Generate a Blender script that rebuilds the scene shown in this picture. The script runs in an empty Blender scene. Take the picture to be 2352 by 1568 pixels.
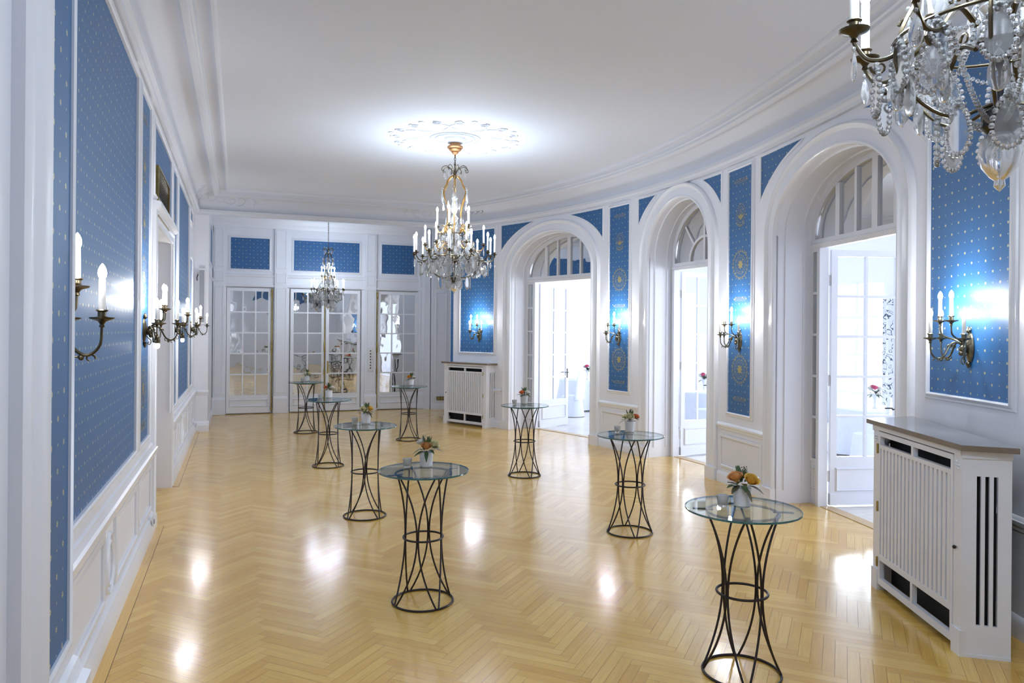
import bpy, math, random
from math import sin, cos, pi, radians, degrees, sqrt, atan2, asin
from mathutils import Vector, Matrix

# ------------------------------------------------------------------ camera, world, exposure
sc = bpy.context.scene
COL = sc.collection
EXPOSURE = 0.55
cam_d = bpy.data.cameras.new('camera'); cam = bpy.data.objects.new('camera', cam_d); COL.objects.link(cam)
YAW = math.atan(628/1680); ROLL = 0.008
cam_d.sensor_width = 36; cam_d.lens = 36*1680/2352; cam_d.shift_y = -26.3/2352; cam_d.clip_start = 0.05
cam.matrix_world = Matrix.Translation((0, 0, 2.0)) @ Matrix.Rotation(-YAW, 4, 'Z') @ Matrix.Rotation(pi/2, 4, 'X') @ Matrix.Rotation(ROLL, 4, 'Z')
sc.camera = cam
sc.view_settings.view_transform = 'Standard'; sc.view_settings.look = 'None'
sc.view_settings.exposure = EXPOSURE; sc.view_settings.gamma = 1.0; sc.view_settings.use_curve_mapping = False
w = bpy.data.worlds.new('world'); sc.world = w; w.use_nodes = True
w.node_tree.nodes['Background'].inputs[0].default_value = (.80, .88, 1, 1)
w.node_tree.nodes['Background'].inputs[1].default_value = 1.0
cy = sc.cycles
cy.max_bounces = 7; cy.diffuse_bounces = 4; cy.glossy_bounces = 3; cy.transmission_bounces = 5; cy.transparent_max_bounces = 8; cy.adaptive_threshold = .04
cy.sample_clamp_indirect = 4.0; cy.caustics_reflective = False; cy.caustics_refractive = False
try: cy.use_denoising = True
except Exception: pass

def area_light(name, loc, look, sx, sy, energy, color=(1, 1, 1)):
    d = bpy.data.lights.new(name, 'AREA'); d.shape = 'RECTANGLE'; d.size = sx; d.size_y = sy; d.energy = energy; d.color = color
    o = bpy.data.objects.new(name, d); COL.objects.link(o); o.location = loc
    o.rotation_euler = (Vector(look)-Vector(loc)).to_track_quat('-Z', 'Y').to_euler()
    return o
# daylight through the windows of the side room
for yy in (3.6, 7.0, 12.1, 15.6, 19.0):
    area_light('daylight_side', (12.62, yy, 1.9), (8, yy, 1.5), 1.5, 2.4, 210, (.84, .91, 1))
CH_W = 12.0      # watts for each chandelier lamp
SC_W = 11.0      # watts for each sconce lamp
LAMP = (.73, .86, 1)
LAMP_W = (.96, .98, 1)

# ------------------------------------------------------------------ materials
def lin(r, g, b):
    f = lambda c: ((c/255+.055)/1.055)**2.4 if c > 10 else c/255/12.92
    return (f(r), f(g), f(b), 1)
def pmat(name, col, rough=.5, metal=0, **kw):
    m = bpy.data.materials.new(name); m.use_nodes = True
    b = m.node_tree.nodes['Principled BSDF']
    b.inputs['Base Color'].default_value = col; b.inputs['Roughness'].default_value = rough; b.inputs['Metallic'].default_value = metal
    for k, v in kw.items(): b.inputs[k.replace('_', ' ')].default_value = v
    return m
class NT:
    def __init__(s, m): s.t = m.node_tree; s.b = s.t.nodes['Principled BSDF']
    def n(s, ty, **kw):
        x = s.t.nodes.new(ty)
        for k, v in kw.items(): setattr(x, k, v)
        return x
    def l(s, a, b): s.t.links.new(a, b)
    def m(s, op, a, b=None, c=None):
        x = s.n('ShaderNodeMath', operation=op)
        for i, v in enumerate((a, b, c)):
            if v is None: continue
            if isinstance(v, (int, float)): x.inputs[i].default_value = v
            else: s.l(v, x.inputs[i])
        return x.outputs[0]
    def mix(s, f, a, b):
        x = s.n('ShaderNodeMix', data_type='RGBA')
        for i, v in ((0, f), (6, a), (7, b)):
            if isinstance(v, (int, float)): x.inputs[i].default_value = v
            elif isinstance(v, tuple): x.inputs[i].default_value = v
            else: s.l(v, x.inputs[i])
        return x.outputs[2]
def noisy(m, scale, a, b, bump=0, detail=4):
    t = NT(m); tc = t.n('ShaderNodeTexCoord'); nz = t.n('ShaderNodeTexNoise'); nz.inputs['Scale'].default_value = scale; nz.inputs['Detail'].default_value = detail
    t.l(tc.outputs['Object'], nz.inputs['Vector']); t.l(t.mix(nz.outputs[0], a, b), t.b.inputs['Base Color'])
    if bump:
        bp = t.n('ShaderNodeBump'); bp.inputs['Strength'].default_value = bump; bp.inputs['Distance'].default_value = .01
        t.l(nz.outputs[0], bp.inputs['Height']); t.l(bp.outputs[0], t.b.inputs['Normal'])
    return m
M = {}
M['white'] = noisy(pmat('white_paint', lin(236, 237, 243), .38), 3.0, lin(231, 234, 243), lin(236, 238, 246), .03)
M['ceil'] = noisy(pmat('ceiling_paint', lin(228, 230, 236), .75), 1.2, lin(212, 216, 227), lin(217, 221, 231), .02)
M['wood_white'] = noisy(pmat('white_gloss_paint', lin(238, 239, 246), .25), 6.0, lin(233, 236, 245), lin(238, 240, 247), .02)
M['black'] = noisy(pmat('dark_void', lin(14, 15, 18), .8), 5, lin(10, 10, 13), lin(20, 20, 24))
M['iron'] = noisy(pmat('dark_iron', lin(48, 40, 42), .42, .6), 30, lin(40, 34, 36), lin(62, 54, 54))
M['bronze'] = noisy(pmat('bronze', lin(80, 72, 56), .28, .9), 18, lin(48, 44, 36), lin(108, 96, 74))
M['silver_bronze'] = noisy(pmat('pale_bronze', lin(104, 100, 84), .26, .9), 18, lin(62, 60, 50), lin(150, 144, 122))
M['gilt'] = noisy(pmat('gilt_brass', lin(170, 124, 62), .3, .85), 14, lin(120, 84, 40), lin(205, 160, 92))
M['brass'] = noisy(pmat('brass', lin(176, 150, 84), .3, .9), 14, lin(130, 108, 56), lin(205, 182, 110))
M['copper'] = noisy(pmat('canopy_copper', lin(168, 118, 76), .4, .6), 10, lin(140, 94, 56), lin(196, 146, 100))
M['candle'] = noisy(pmat('candle_sleeve', lin(238, 236, 228), .45), 20, lin(236, 234, 226), lin(244, 242, 236))
M['stone'] = noisy(pmat('grey_marble', lin(120, 126, 132), .12), 9, lin(100, 106, 114), lin(146, 150, 154), 0, 8)
M['stone_edge'] = noisy(pmat('marble_edge', lin(126, 112, 98), .4), 12, lin(106, 92, 80), lin(146, 132, 116))
M['plastic'] = noisy(pmat('white_plastic', lin(230, 231, 234), .3), 8, lin(227, 228, 231), lin(234, 235, 238))
M['greyplastic'] = noisy(pmat('grey_paint', lin(150, 153, 163), .5), 30, lin(144, 147, 157), lin(156, 159, 169))
M['cloth'] = noisy(pmat('white_cloth', lin(226, 232, 244), .8), 7, lin(218, 226, 240), lin(234, 238, 248), .1)
M['leaf'] = noisy(pmat('leaf_green', lin(60, 84, 50), .45), 25, lin(38, 58, 34), lin(84, 108, 66))
M['leafd'] = noisy(pmat('leaf_olive', lin(74, 70, 52), .5), 25, lin(52, 50, 36), lin(98, 94, 68))
M['moss'] = noisy(pmat('moss', lin(70, 112, 50), .8), 60, lin(44, 80, 34), lin(104, 150, 72), .3)
for k, c in dict(r_peach=(240, 178, 112), r_cream=(246, 238, 190), r_white=(246, 244, 236), r_yellow=(246, 200, 92), r_coral=(240, 140, 96), r_orange=(242, 164, 60), r_pink=(206, 60, 110)).items():
    a = lin(*c); b = tuple(min(1, x*.86) for x in a[:3])+(1,)
    M[k] = noisy(pmat('petal_'+k[2:], a, .55, Subsurface_Weight=.0), 30, b, a)
def emis(name, col, st):
    m = pmat(name, (1, 1, 1, 1), .4); b = m.node_tree.nodes['Principled BSDF']
    b.inputs['Emission Color'].default_value = col; b.inputs['Emission Strength'].default_value = st; return m
M['bulb'] = emis('lit_bulb', (1, .96, .9, 1), 14)
def glass(name, tint, rough=0.0, ior=1.5):
    m = pmat(name, tint, rough); b = m.node_tree.nodes['Principled BSDF']
    b.inputs['Transmission Weight'].default_value = 1; b.inputs['IOR'].default_value = ior; return m
M['crystal'] = glass('crystal', (1, 1, 1, 1), 0.02, 1.52); M['crystal'].node_tree.nodes['Principled BSDF'].inputs['Transmission Weight'].default_value = .82
M['pewter'] = noisy(pmat('dark_pewter', lin(58, 58, 64), .22, .9), 20, lin(34, 34, 40), lin(92, 90, 92))
M['frost'] = glass('frosted_glass', (.93, .95, .98, 1), .3, 1.3); M['frost'].node_tree.nodes['Principled BSDF'].inputs['Transmission Weight'].default_value = .6
M['vase_glass'] = pmat('white_lined_glass', lin(226, 228, 238), .12, 0, Coat_Weight=.6, Coat_Roughness=.03)
noisy(M['vase_glass'], 12, lin(218, 221, 232), lin(234, 236, 244))
def thin_glass(name, tint, f0=.05):
    m = bpy.data.materials.new(name); m.use_nodes = True; t = m.node_tree; t.nodes.clear()
    o = t.nodes.new('ShaderNodeOutputMaterial'); mx = t.nodes.new('ShaderNodeMixShader'); tr = t.nodes.new('ShaderNodeBsdfTransparent')
    g = t.nodes.new('ShaderNodeBsdfGlossy'); g.inputs['Roughness'].default_value = .01; lw = t.nodes.new('ShaderNodeLayerWeight'); lw.inputs[0].default_value = .5
    pw = t.nodes.new('ShaderNodeMath'); pw.operation = 'POWER'; pw.inputs[1].default_value = 5
    ad = t.nodes.new('ShaderNodeMath'); ad.operation = 'MULTIPLY_ADD'; ad.inputs[1].default_value = .9; ad.inputs[2].default_value = f0; ad.use_clamp = True
    tr.inputs[0].default_value = tint
    t.links.new(lw.outputs['Facing'], pw.inputs[0]); t.links.new(pw.outputs[0], ad.inputs[0]); t.links.new(ad.outputs[0], mx.inputs[0]); t.links.new(tr.outputs[0], mx.inputs[1]); t.links.new(g.outputs[0], mx.inputs[2]); t.links.new(mx.outputs[0], o.inputs[0])
    return m
M['pane'] = thin_glass('window_pane', (.97, .985, 1, 1))
M['tabletop'] = thin_glass('table_glass', (.88, .94, .94, 1), .045)
M['edge'] = pmat('glass_edge_green', lin(24, 74, 78), .08, 0, Coat_Weight=.5); noisy(M['edge'], 40, lin(14, 52, 58), lin(70, 130, 130))
m = pmat('mirror_pane', (.80, .82, .84, 1), .015, 1.0); t = NT(m)
nz = t.n('ShaderNodeTexNoise'); nz.inputs['Scale'].default_value = 3.2; nz.inputs['Detail'].default_value = 1
tc = t.n('ShaderNodeTexCoord'); t.l(tc.outputs['Object'], nz.inputs['Vector'])
bp = t.n('ShaderNodeBump'); bp.inputs['Strength'].default_value = .22; bp.inputs['Distance'].default_value = .012
t.l(nz.outputs[0], bp.inputs['Height']); t.l(bp.outputs[0], t.b.inputs['Normal']); M['mirror'] = m
# wallpaper: woven blue ground with rows of small gold rosettes and dots, UV in metres
m = pmat('blue_wallpaper', lin(52, 98, 158), .5, 0, Specular_IOR_Level=.6); t = NT(m)
uv = t.n('ShaderNodeUVMap'); sp = t.n('ShaderNodeSeparateXYZ'); t.l(uv.outputs[0], sp.inputs[0])
A_, B_ = .16, .08
r_ = t.m('FLOOR', t.m('DIVIDE', sp.outputs[1], B_)); sh = t.m('MULTIPLY', t.m('FLOORED_MODULO', r_, 2), .5)
us = t.m('ADD', t.m('DIVIDE', sp.outputs[0], A_), sh)
fu = t.m('MULTIPLY', t.m('SUBTRACT', t.m('FRACT', us), .5), A_); fv = t.m('MULTIPLY', t.m('SUBTRACT', t.m('FRACT', t.m('DIVIDE', sp.outputs[1], B_)), .5), B_)
d1 = t.m('SQRT', t.m('ADD', t.m('MULTIPLY', fu, fu), t.m('MULTIPLY', fv, fv)))
an = t.m('ARCTAN2', fv, fu); pet = t.m('MULTIPLY_ADD', t.m('COSINE', t.m('MULTIPLY', an, 8)), .0018, .0088)
big = t.m('MULTIPLY', t.m('LESS_THAN', d1, pet), t.m('GREATER_THAN', d1, .0022))
fu2 = t.m('MULTIPLY', t.m('SUBTRACT', t.m('FRACT', t.m('ADD', us, .5)), .5), A_)
d2 = t.m('SQRT', t.m('ADD', t.m('MULTIPLY', fu2, fu2), t.m('MULTIPLY', fv, fv)))
small = t.m('LESS_THAN', d2, .0042)
mask = t.m('MAXIMUM', big, small)
wv = t.n('ShaderNodeTexNoise'); mp = t.n('ShaderNodeMapping'); mp.inputs['Scale'].default_value = (260, 12, 1); t.l(uv.outputs[0], mp.inputs[0]); t.l(mp.outputs[0], wv.inputs['Vector']); wv.inputs['Scale'].default_value = 1
ground = t.mix(wv.outputs[0], lin(32, 88, 142), lin(50, 108, 162))
t.l(t.mix(mask, ground, lin(196, 190, 146)), t.b.inputs['Base Color'])
t.l(t.m('MULTIPLY', mask, .25), t.b.inputs['Metallic']); t.l(t.m('MULTIPLY_ADD', mask, -.1, .45), t.b.inputs['Roughness']); M['blue'] = m
M['gold'] = noisy(pmat('gold_print', lin(176, 162, 104), .4, .3), 60, lin(150, 138, 92), lin(190, 176, 120))
# oak parquet: per-plank colour attribute and grain along U
m = pmat('oak_parquet', lin(214, 180, 122), .2, 0, Coat_Weight=.35, Coat_Roughness=.12); t = NT(m)
at = t.n('ShaderNodeAttribute', attribute_name='plank'); uv = t.n('ShaderNodeUVMap')
mp = t.n('ShaderNodeMapping'); mp.inputs['Scale'].default_value = (3, 90, 1); t.l(uv.outputs[0], mp.inputs[0])
nz = t.n('ShaderNodeTexNoise'); nz.inputs['Scale'].default_value = 1; nz.inputs['Detail'].default_value = 4; t.l(mp.outputs[0], nz.inputs['Vector'])
c1 = t.mix(at.outputs['Fac'], lin(212, 158, 62), lin(250, 210, 116)); c2 = t.mix(t.m('MULTIPLY', t.m('SUBTRACT', nz.outputs[0], .35), .9), c1, lin(188, 136, 56))
t.l(c2, t.b.inputs['Base Color']); t.l(t.m('MULTIPLY_ADD', nz.outputs[0], .10, .15), t.b.inputs['Roughness'])
bp = t.n('ShaderNodeBump'); bp.inputs['Strength'].default_value = .12; bp.inputs['Distance'].default_value = .002
n2 = t.n('ShaderNodeTexNoise'); n2.inputs['Scale'].default_value = 14; n2.inputs['Detail'].default_value = 2; tc = t.n('ShaderNodeTexCoord'); t.l(tc.outputs['Object'], n2.inputs['Vector'])
t.l(n2.outputs[0], bp.inputs['Height']); t.l(bp.outputs[0], t.b.inputs['Normal']); M['oak'] = m
M['sill'] = noisy(pmat('oak_sill', lin(206, 176, 130), .35), 8, lin(196, 164, 116), lin(216, 188, 144))
M['gap'] = noisy(pmat('joint_dark', lin(112, 84, 50), .6), 20, lin(98, 72, 42), lin(124, 94, 58))
m = pmat('side_room_floor', lin(226, 222, 218), .15); t = NT(m); tc = t.n('ShaderNodeTexCoord'); br = t.n('ShaderNodeTexBrick')
br.inputs['Scale'].default_value = 2; br.inputs['Color1'].default_value = lin(222, 216, 208); br.inputs['Color2'].default_value = lin(232, 228, 222); br.inputs['Mortar'].default_value = lin(190, 182, 172); br.inputs['Mortar Size'].default_value = .006
t.l(tc.outputs['Object'], br.inputs[0]); t.l(br.outputs[0], t.b.inputs['Base Color']); M['floor2'] = m
m = pmat('floral_curtain', lin(228, 232, 240), .8); t = NT(m); uv = t.n('ShaderNodeUVMap'); vo = t.n('ShaderNodeTexVoronoi'); vo.inputs['Scale'].default_value = 11; vo.feature = 'SMOOTH_F1'
nz = t.n('ShaderNodeTexNoise'); nz.inputs['Scale'].default_value = 5; t.l(uv.outputs[0], nz.inputs['Vector'])
ad = t.n('ShaderNodeVectorMath', operation='ADD'); t.l(uv.outputs[0], ad.inputs[0]); sc_ = t.n('ShaderNodeVectorMath', operation='SCALE'); t.l(nz.outputs[1], sc_.inputs[0]); sc_.inputs[3].default_value = .25; t.l(sc_.outputs[0], ad.inputs[1]); t.l(ad.outputs[0], vo.inputs['Vector'])
rp = t.m('LESS_THAN', t.m('ABSOLUTE', t.m('SUBTRACT', vo.outputs[0], .36)), .035); rp2 = t.m('LESS_THAN', vo.outputs[0], .13)
t.l(t.mix(t.m('MAXIMUM', rp, rp2), lin(230, 234, 242), lin(66, 74, 96)), t.b.inputs['Base Color']); M['floral'] = m

# ------------------------------------------------------------------ mesh building
class MB:
    def __init__(s): s.v = []; s.f = []; s.mi = []; s.uv = []; s.at = []
    def add(s, vs, fs, mi=0, uvs=None, at=0.5):
        o = len(s.v); s.v += [tuple(v) for v in vs]
        for k, f in enumerate(fs):
            s.f.append(tuple(i+o for i in f)); s.mi.append(mi); s.uv.append([uvs[i] for i in f] if uvs else None); s.at.append(at)
    def build(s, name, mats, parent=None, smooth=40, loc=None):
        me = bpy.data.meshes.new(name); me.from_pydata(s.v, [], s.f)
        if not isinstance(mats, (list, tuple)): mats = [mats]
        for m in mats: me.materials.append(m)
        me.polygons.foreach_set('material_index', s.mi)
        if any(u for u in s.uv):
            ul = me.uv_layers.new(name='UVMap'); i = 0
            for f, u in zip(s.f, s.uv):
                for k in range(len(f)):
                    ul.data[i].uv = u[k] if u else (0, 0); i += 1
        if any(a != .5 for a in s.at):
            a = me.attributes.new('plank', 'FLOAT', 'FACE'); a.data.foreach_set('value', s.at)
        if smooth:
            me.polygons.foreach_set('use_smooth', [True]*len(s.f)); me.set_sharp_from_angle(angle=radians(smooth))
        me.validate(); me.update()
        o = bpy.data.objects.new(name, me); COL.objects.link(o)
        if loc is not None: o.location = loc
        if parent is not None: o.parent = parent
        return o
def empty(name, loc=(0, 0, 0), rz=0, parent=None):
    o = bpy.data.objects.new(name, None); COL.objects.link(o); o.location = loc; o.rotation_euler = (0, 0, rz); o.empty_display_size = .1
    if parent: o.parent = parent
    return o
def tag(o, label=None, cat=None, group=None, kind=None):
    for k, v in (('label', label), ('category', cat), ('group', group), ('kind', kind)):
        if v: o[k] = v
    return o
def struct(o, label=None): return tag(o, label, None, None, 'structure')
KIDS = {}
def copy_tree(o, parent=None):
    c = o.copy(); COL.objects.link(c); c.parent = parent
    for ch in [x for x in o.children]: copy_tree(ch, c)
    return c
BOXF = [(0, 3, 2, 1), (4, 5, 6, 7), (0, 1, 5, 4), (1, 2, 6, 5), (2, 3, 7, 6), (3, 0, 4, 7)]
def box(mb, a, b, mi=0):
    x0, y0, z0 = a; x1, y1, z1 = b
    mb.add([(x0, y0, z0), (x1, y0, z0), (x1, y1, z0), (x0, y1, z0), (x0, y0, z1), (x1, y0, z1), (x1, y1, z1), (x0, y1, z1)], BOXF, mi)
def lbox(mb, mp, s0, s1, z0, z1, p0, p1, mi=0, n=1):
    for k in range(n):
        a = s0+(s1-s0)*k/n; b = s0+(s1-s0)*(k+1)/n
        mb.add([mp(a, z0, p0), mp(b, z0, p0), mp(b, z0, p1), mp(a, z0, p1), mp(a, z1, p0), mp(b, z1, p0), mp(b, z1, p1), mp(a, z1, p1)], BOXF, mi)
def lgrid(mb, mp, s0, s1, z0, z1, p=0, n=1, mi=0):
    for k in range(n):
        a = s0+(s1-s0)*k/n; b = s0+(s1-s0)*(k+1)/n
        mb.add([mp(a, z0, p), mp(b, z0, p), mp(b, z1, p), mp(a, z1, p)], [(0, 1, 2, 3)], mi, [(a, z0), (b, z0), (b, z1), (a, z1)])
def cat(pts, n=6, closed=False):
    P = [Vector(p) for p in pts]; N = len(P); out = []
    rng = range(N if closed else N-1)
    for i in rng:
        p0 = P[(i-1) % N] if (closed or i > 0) else P[0]*2-P[1]; p1 = P[i]; p2 = P[(i+1) % N]
        p3 = P[(i+2) % N] if (closed or i+2 < N) else P[-1]*2-P[-2]
        for k in range(n):
            t = k/n; out.append(.5*((2*p1)+(p2-p0)*t+(2*p0-5*p1+4*p2-p3)*t*t+(3*p1-p0-3*p2+p3)*t**3))
    if not closed: out.append(P[-1])
    return out
def tube(mb, pts, r, segs=8, closed=False, mi=0):
    P = [Vector(p) for p in pts]; N = len(P); R = r if isinstance(r, (list, tuple)) else [r]*N
    T = []
    for i in range(N):
        a = P[(i-1) % N] if (closed or i > 0) else P[i]; b = P[(i+1) % N] if (closed or i < N-1) else P[i]
        d = (b-a); T.append(d.normalized() if d.length > 1e-9 else Vector((0, 0, 1)))
    up = Vector((0, 0, 1)) if abs(T[0].z) < .9 else Vector((1, 0, 0)); n = T[0].cross(up).normalized(); vs = []
    for i in range(N):
        n = (n - T[i]*n.dot(T[i])); n = n.normalized() if n.length > 1e-6 else T[i].orthogonal().normalized(); b = T[i].cross(n)
        for k in range(segs):
            a = 2*pi*k/segs; vs.append(P[i]+(n*cos(a)+b*sin(a))*R[i])
    fs = []
    for i in range(N if closed else N-1):
        j = (i+1) % N
        for k in range(segs): fs.append((i*segs+k, i*segs+(k+1) % segs, j*segs+(k+1) % segs, j*segs+k))
    if not closed: fs.append(tuple(range(segs-1, -1, -1))); fs.append(tuple((N-1)*segs+k for k in range(segs)))
    mb.add(vs, fs, mi)
def lathe(mb, prof, c=(0, 0, 0), segs=20, mi=0, sx=1, sy=1, cap=True):
    vs = []; fs = []; n = len(prof)
    for (r, z) in prof:
        for k in range(segs):
            a = 2*pi*k/segs; vs.append((c[0]+r*cos(a)*sx, c[1]+r*sin(a)*sy, c[2]+z))
    for i in range(n-1):
        for k in range(segs): fs.append((i*segs+k, i*segs+(k+1) % segs, (i+1)*segs+(k+1) % segs, (i+1)*segs+k))
    if cap:
        if prof[0][0] > 1e-5: fs.append(tuple(range(segs-1, -1, -1)))
        if prof[-1][0] > 1e-5: fs.append(tuple((n-1)*segs+k for k in range(segs)))
    mb.add(vs, fs, mi)
def ball(mb, c, r, seg=8, rings=5, sz=1, mi=0):
    lathe(mb, [(max(1e-5, r*sin(pi*i/rings)), -r*sz*cos(pi*i/rings)) for i in range(rings+1)], c, seg, mi, cap=False)
def sweep2(mb, mp, path, closed, prof, mi=0, flip=1):
    """moulding along a 2D path (s,z) on a wall; prof = (distance outward from the path, protrusion)"""
    N = len(path); P = [Vector(p) for p in path]; nr = []
    def nrm(a, b):
        d = b-a; d.normalize(); return Vector((d.y, -d.x))*flip
    for i in range(N):
        ns = []
        if closed or i > 0: ns.append(nrm(P[i-1], P[i]))
        if closed or i < N-1: ns.append(nrm(P[i], P[(i+1) % N]))
        v = sum(ns, Vector((0, 0)))/len(ns); v = v/max(.2, v.length_squared); nr.append(v)
    vs = [mp(P[i].x+nr[i].x*d, P[i].y+nr[i].y*d, p) for i in range(N) for d, p in prof]; k = len(prof); fs = []
    for i in range(N if closed else N-1):
        j = (i+1) % N
        for q in range(k-1): fs.append((i*k+q, i*k+q+1, j*k+q+1, j*k+q))
    mb.add(vs, fs, mi)
def rectpath(s0, s1, z0, z1, n=1):
    b = [(s0+(s1-s0)*k/n, z0) for k in range(n)]; t_ = [(s1+(s0-s1)*k/n, z1) for k in range(n)]
    return b+[(s1, z0)][:0]+[(s1, z0)]+t_[0:]+[(s0, z1)] if n > 1 else [(s0, z0), (s1, z0), (s1, z1), (s0, z1)]
FR = [(0, .0), (0, .022), (.012, .03), (.024, .024), (.034, .012), (.05, .012), (.056, 0)]      # picture-frame profile outward from the paper
FRT = [(0, .0), (0, .012), (.008, .02), (.018, .014), (.024, 0)]
def band(mb, mp, s0, s1, prof, n=1, mi=0, caps=True):
    """horizontal moulding; prof = (z, protrusion)"""
    k = len(prof); vs = [mp(s0+(s1-s0)*i/n, z, p) for i in range(n+1) for z, p in prof]; fs = []
    for i in range(n):
        for q in range(k-1): fs.append((i*k+q, i*k+q+1, (i+1)*k+q+1, (i+1)*k+q))
    if caps: fs.append(tuple(range(k))); fs.append(tuple(n*k+q for q in range(k-1, -1, -1)))
    mb.add(vs, fs, mi)
def plane_map(O, ang, flip=1):
    tx, ty = cos(ang), sin(ang); nx, ny = (ty, -tx) if flip > 0 else (-ty, tx)
    return lambda s, z, p: (O[0]+tx*s+nx*p, O[1]+ty*s+ny*p, z)
BASE = [(0, 0), (0, .028), (.10, .028), (.12, .022), (.14, .010), (.145, 0)]
DADO = [(.70, 0), (.705, .012), (.735, .016), (.745, .03), (.77, .034), (.775, .02), (.79, .014), (.80, 0)]
OR = [(0.0, 0), (0, .010), (.008, .018), (.02, .012), (.034, .012), (.04, 0)]

# ------------------------------------------------------------------ room plan
HC = 4.60
CX, CYc, RR = -5.3, 9.2, 11.4
def rr(a): return RR if a > -12 else RR+.4*((-12-a)/22)**1.35
def WR(c):
    def f(s, z, p):
        a = c+degrees(s/RR); r = rr(a)-p; return (CX+r*cos(radians(a)), CYc+r*sin(radians(a)), z)
    return f
W0 = WR(0)
def S(a): return radians(a)*RR      # angle -> arc coordinate of W0
A_FAR, A_NEAR = 32.6, -34.0
WL = lambda s, z, p: (-.8+p, s, z)
WB = lambda s, z, p: (s, 18.1-p, z)
ARCH = [dict(c=17.97, h=1.15, zs=3.12, rise=.75, a=1.63, b=1.06, sp=(25.19, 10.74)),
        dict(c=.4, h=.79, zs=3.15, rise=.82, a=1.24, b=1.12, sp=(5.76, -4.97)),
        dict(c=-17.1, h=1.10, zs=3.12, rise=.75, a=1.63, b=1.06, sp=(-9.81, -24.4))]
THK = .58
def arch_path(A, off=0, n=28):
    h = A['h']; pts = [(-h, 0), (-h, 1.5)]
    pts += [(-h*cos(pi*k/n), A['zs']+A['rise']*sin(pi*k/n)) for k in range(n+1)]
    return pts+[(h, 1.5), (h, 0)]

# ---- floor
random.seed(4)
def in_room(x, y, e=.15):
    if y < 3.1 or y > 15.4: return -1.2 < x < 5.2 and -3.6 < y < 18.3 if y < 3.1 or y > 15.4 else False
    a = degrees(atan2(y-CYc, x-CX)); r = sqrt((x-CX)**2+(y-CYc)**2)
    return x > -1.5 and r < rr(a)+.62
mb = MB(); mb.add([(-1.6, -3.5, -.004), (6.9, -3.5, -.004), (6.9, 18.4, -.004), (-1.6, 18.4, -.004)], [(0, 1, 2, 3)], 1)
L_, W_ = .49, .07; nP = 7
cA, sA = cos(pi/4), sin(pi/4); ox, oy = 1.92, 4.26
def w2(i, j): return (ox+(i*cA-j*sA)*W_, oy+(i*sA+j*cA)*W_)
G = .0007
for i in range(-170, 330):
    for j in range(-330, 330):
        tt = (i-j) % (2*nP)
        if tt == 0: i0, j0, i1, j1 = i, j, i+nP, j+1
        elif tt == 2*nP-1: i0, j0, i1, j1 = i, j, i+1, j+nP
        else: continue
        cx_, cy_ = w2((i0+i1)/2, (j0+j1)/2)
        if not (-1.6 < cx_ < 7 and -3.6 < cy_ < 18.5) or not in_room(cx_, cy_): continue
        g = G/W_; pts = [w2(i0+g, j0+g), w2(i1-g, j0+g), w2(i1-g, j1-g), w2(i0+g, j1-g)]
        k = random.random()*9
        uvs = [(k, k), (k+L_, k), (k+L_, k+W_), (k, k+W_)] if tt == 0 else [(k, k), (k, k+W_), (k+L_, k+W_), (k+L_, k)]
        rnd = min(.82, max(.26, random.gauss(.54, .17)))
        mb.add([(x, y, 0) for x, y in pts], [(0, 1, 2, 3)], 0, uvs, rnd+.0001)
# border boards along the walls
def border(p0, p1, wd, z=.003):
    p0 = Vector(p0); p1 = Vector(p1); d = (p1-p0); L = d.length; d.normalize(); n_ = Vector((-d.y, d.x)); k = max(1, int(L/1.2))
    for q in range(k):
        a = p0+d*(L*q/k+.001); b = p0+d*(L*(q+1)/k-.001); c = b+n_*wd; e = a+n_*wd; u = random.random()*40
        mb.add([(a.x, a.y, z), (b.x, b.y, z), (c.x, c.y, z), (e.x, e.y, z)], [(0, 1, 2, 3)], 0, [(u, u), (u+L/k, u), (u+L/k, u+wd), (u, u+wd)], .35+.3*random.random())
        mb.add([(e.x, e.y, z), (c.x, c.y, z), (c.x+n_.x*.003, c.y+n_.y*.003, z-.002), (e.x+n_.x*.003, e.y+n_.y*.003, z-.002)], [(0, 1, 2, 3)], 1)
border((-.80, 8.12), (-.80, 3.0), .11); border((-.80, 15.3), (-.80, 10.08), .11)
border((4.5, 18.1), (-.55, 18.1), .09)
fl = mb.build('floor', [M['oak'], M['gap']], smooth=0); struct(fl, 'honey oak herringbone parquet floor, polished')

# ---- curved right-hand wall with three arches
mb = MB()
def wallcol(s0, s1, z0a, z0b, z1=4.7):
    mb.add([W0(s0, z0a, 0), W0(s1, z0b, 0), W0(s1, z1, 0), W0(s0, z1, 0)], [(0, 1, 2, 3)])
    mb.add([W0(s0, z0a, -THK), W0(s1, z0b, -THK), W0(s1, z1, -THK), W0(s0, z1, -THK)], [(3, 2, 1, 0)])
cuts = [S(A_NEAR)]
for A in reversed(ARCH): cuts += [S(A['c'])-A['h'], S(A['c'])+A['h']]
cuts.append(S(A_FAR))
for k in range(0, len(cuts), 2):
    a, b = cuts[k], cuts[k+1]; n = max(2, int((b-a)/.12))
    for q in range(n): wallcol(a+(b-a)*q/n, a+(b-a)*(q+1)/n, 0, 0)
for A in ARCH:
    c = S(A['c']); n = 28; h = A['h']
    for q in range(n):
        t0, t1 = pi*q/n, pi*(q+1)/n
        wallcol(c-h*cos(t0), c-h*cos(t1), A['zs']+A['rise']*sin(t0), A['zs']+A['rise']*sin(t1))
    path = arch_path(A); vs = [W0(c+s, z, -p) for s, z in path for p in (0, .03, THK-.1, THK)]
    mb.add(vs, [(i*4+q, i*4+q+1, i*4+q+5, i*4+q+4) for i in range(len(path)-1) for q in range(3)])
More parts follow.
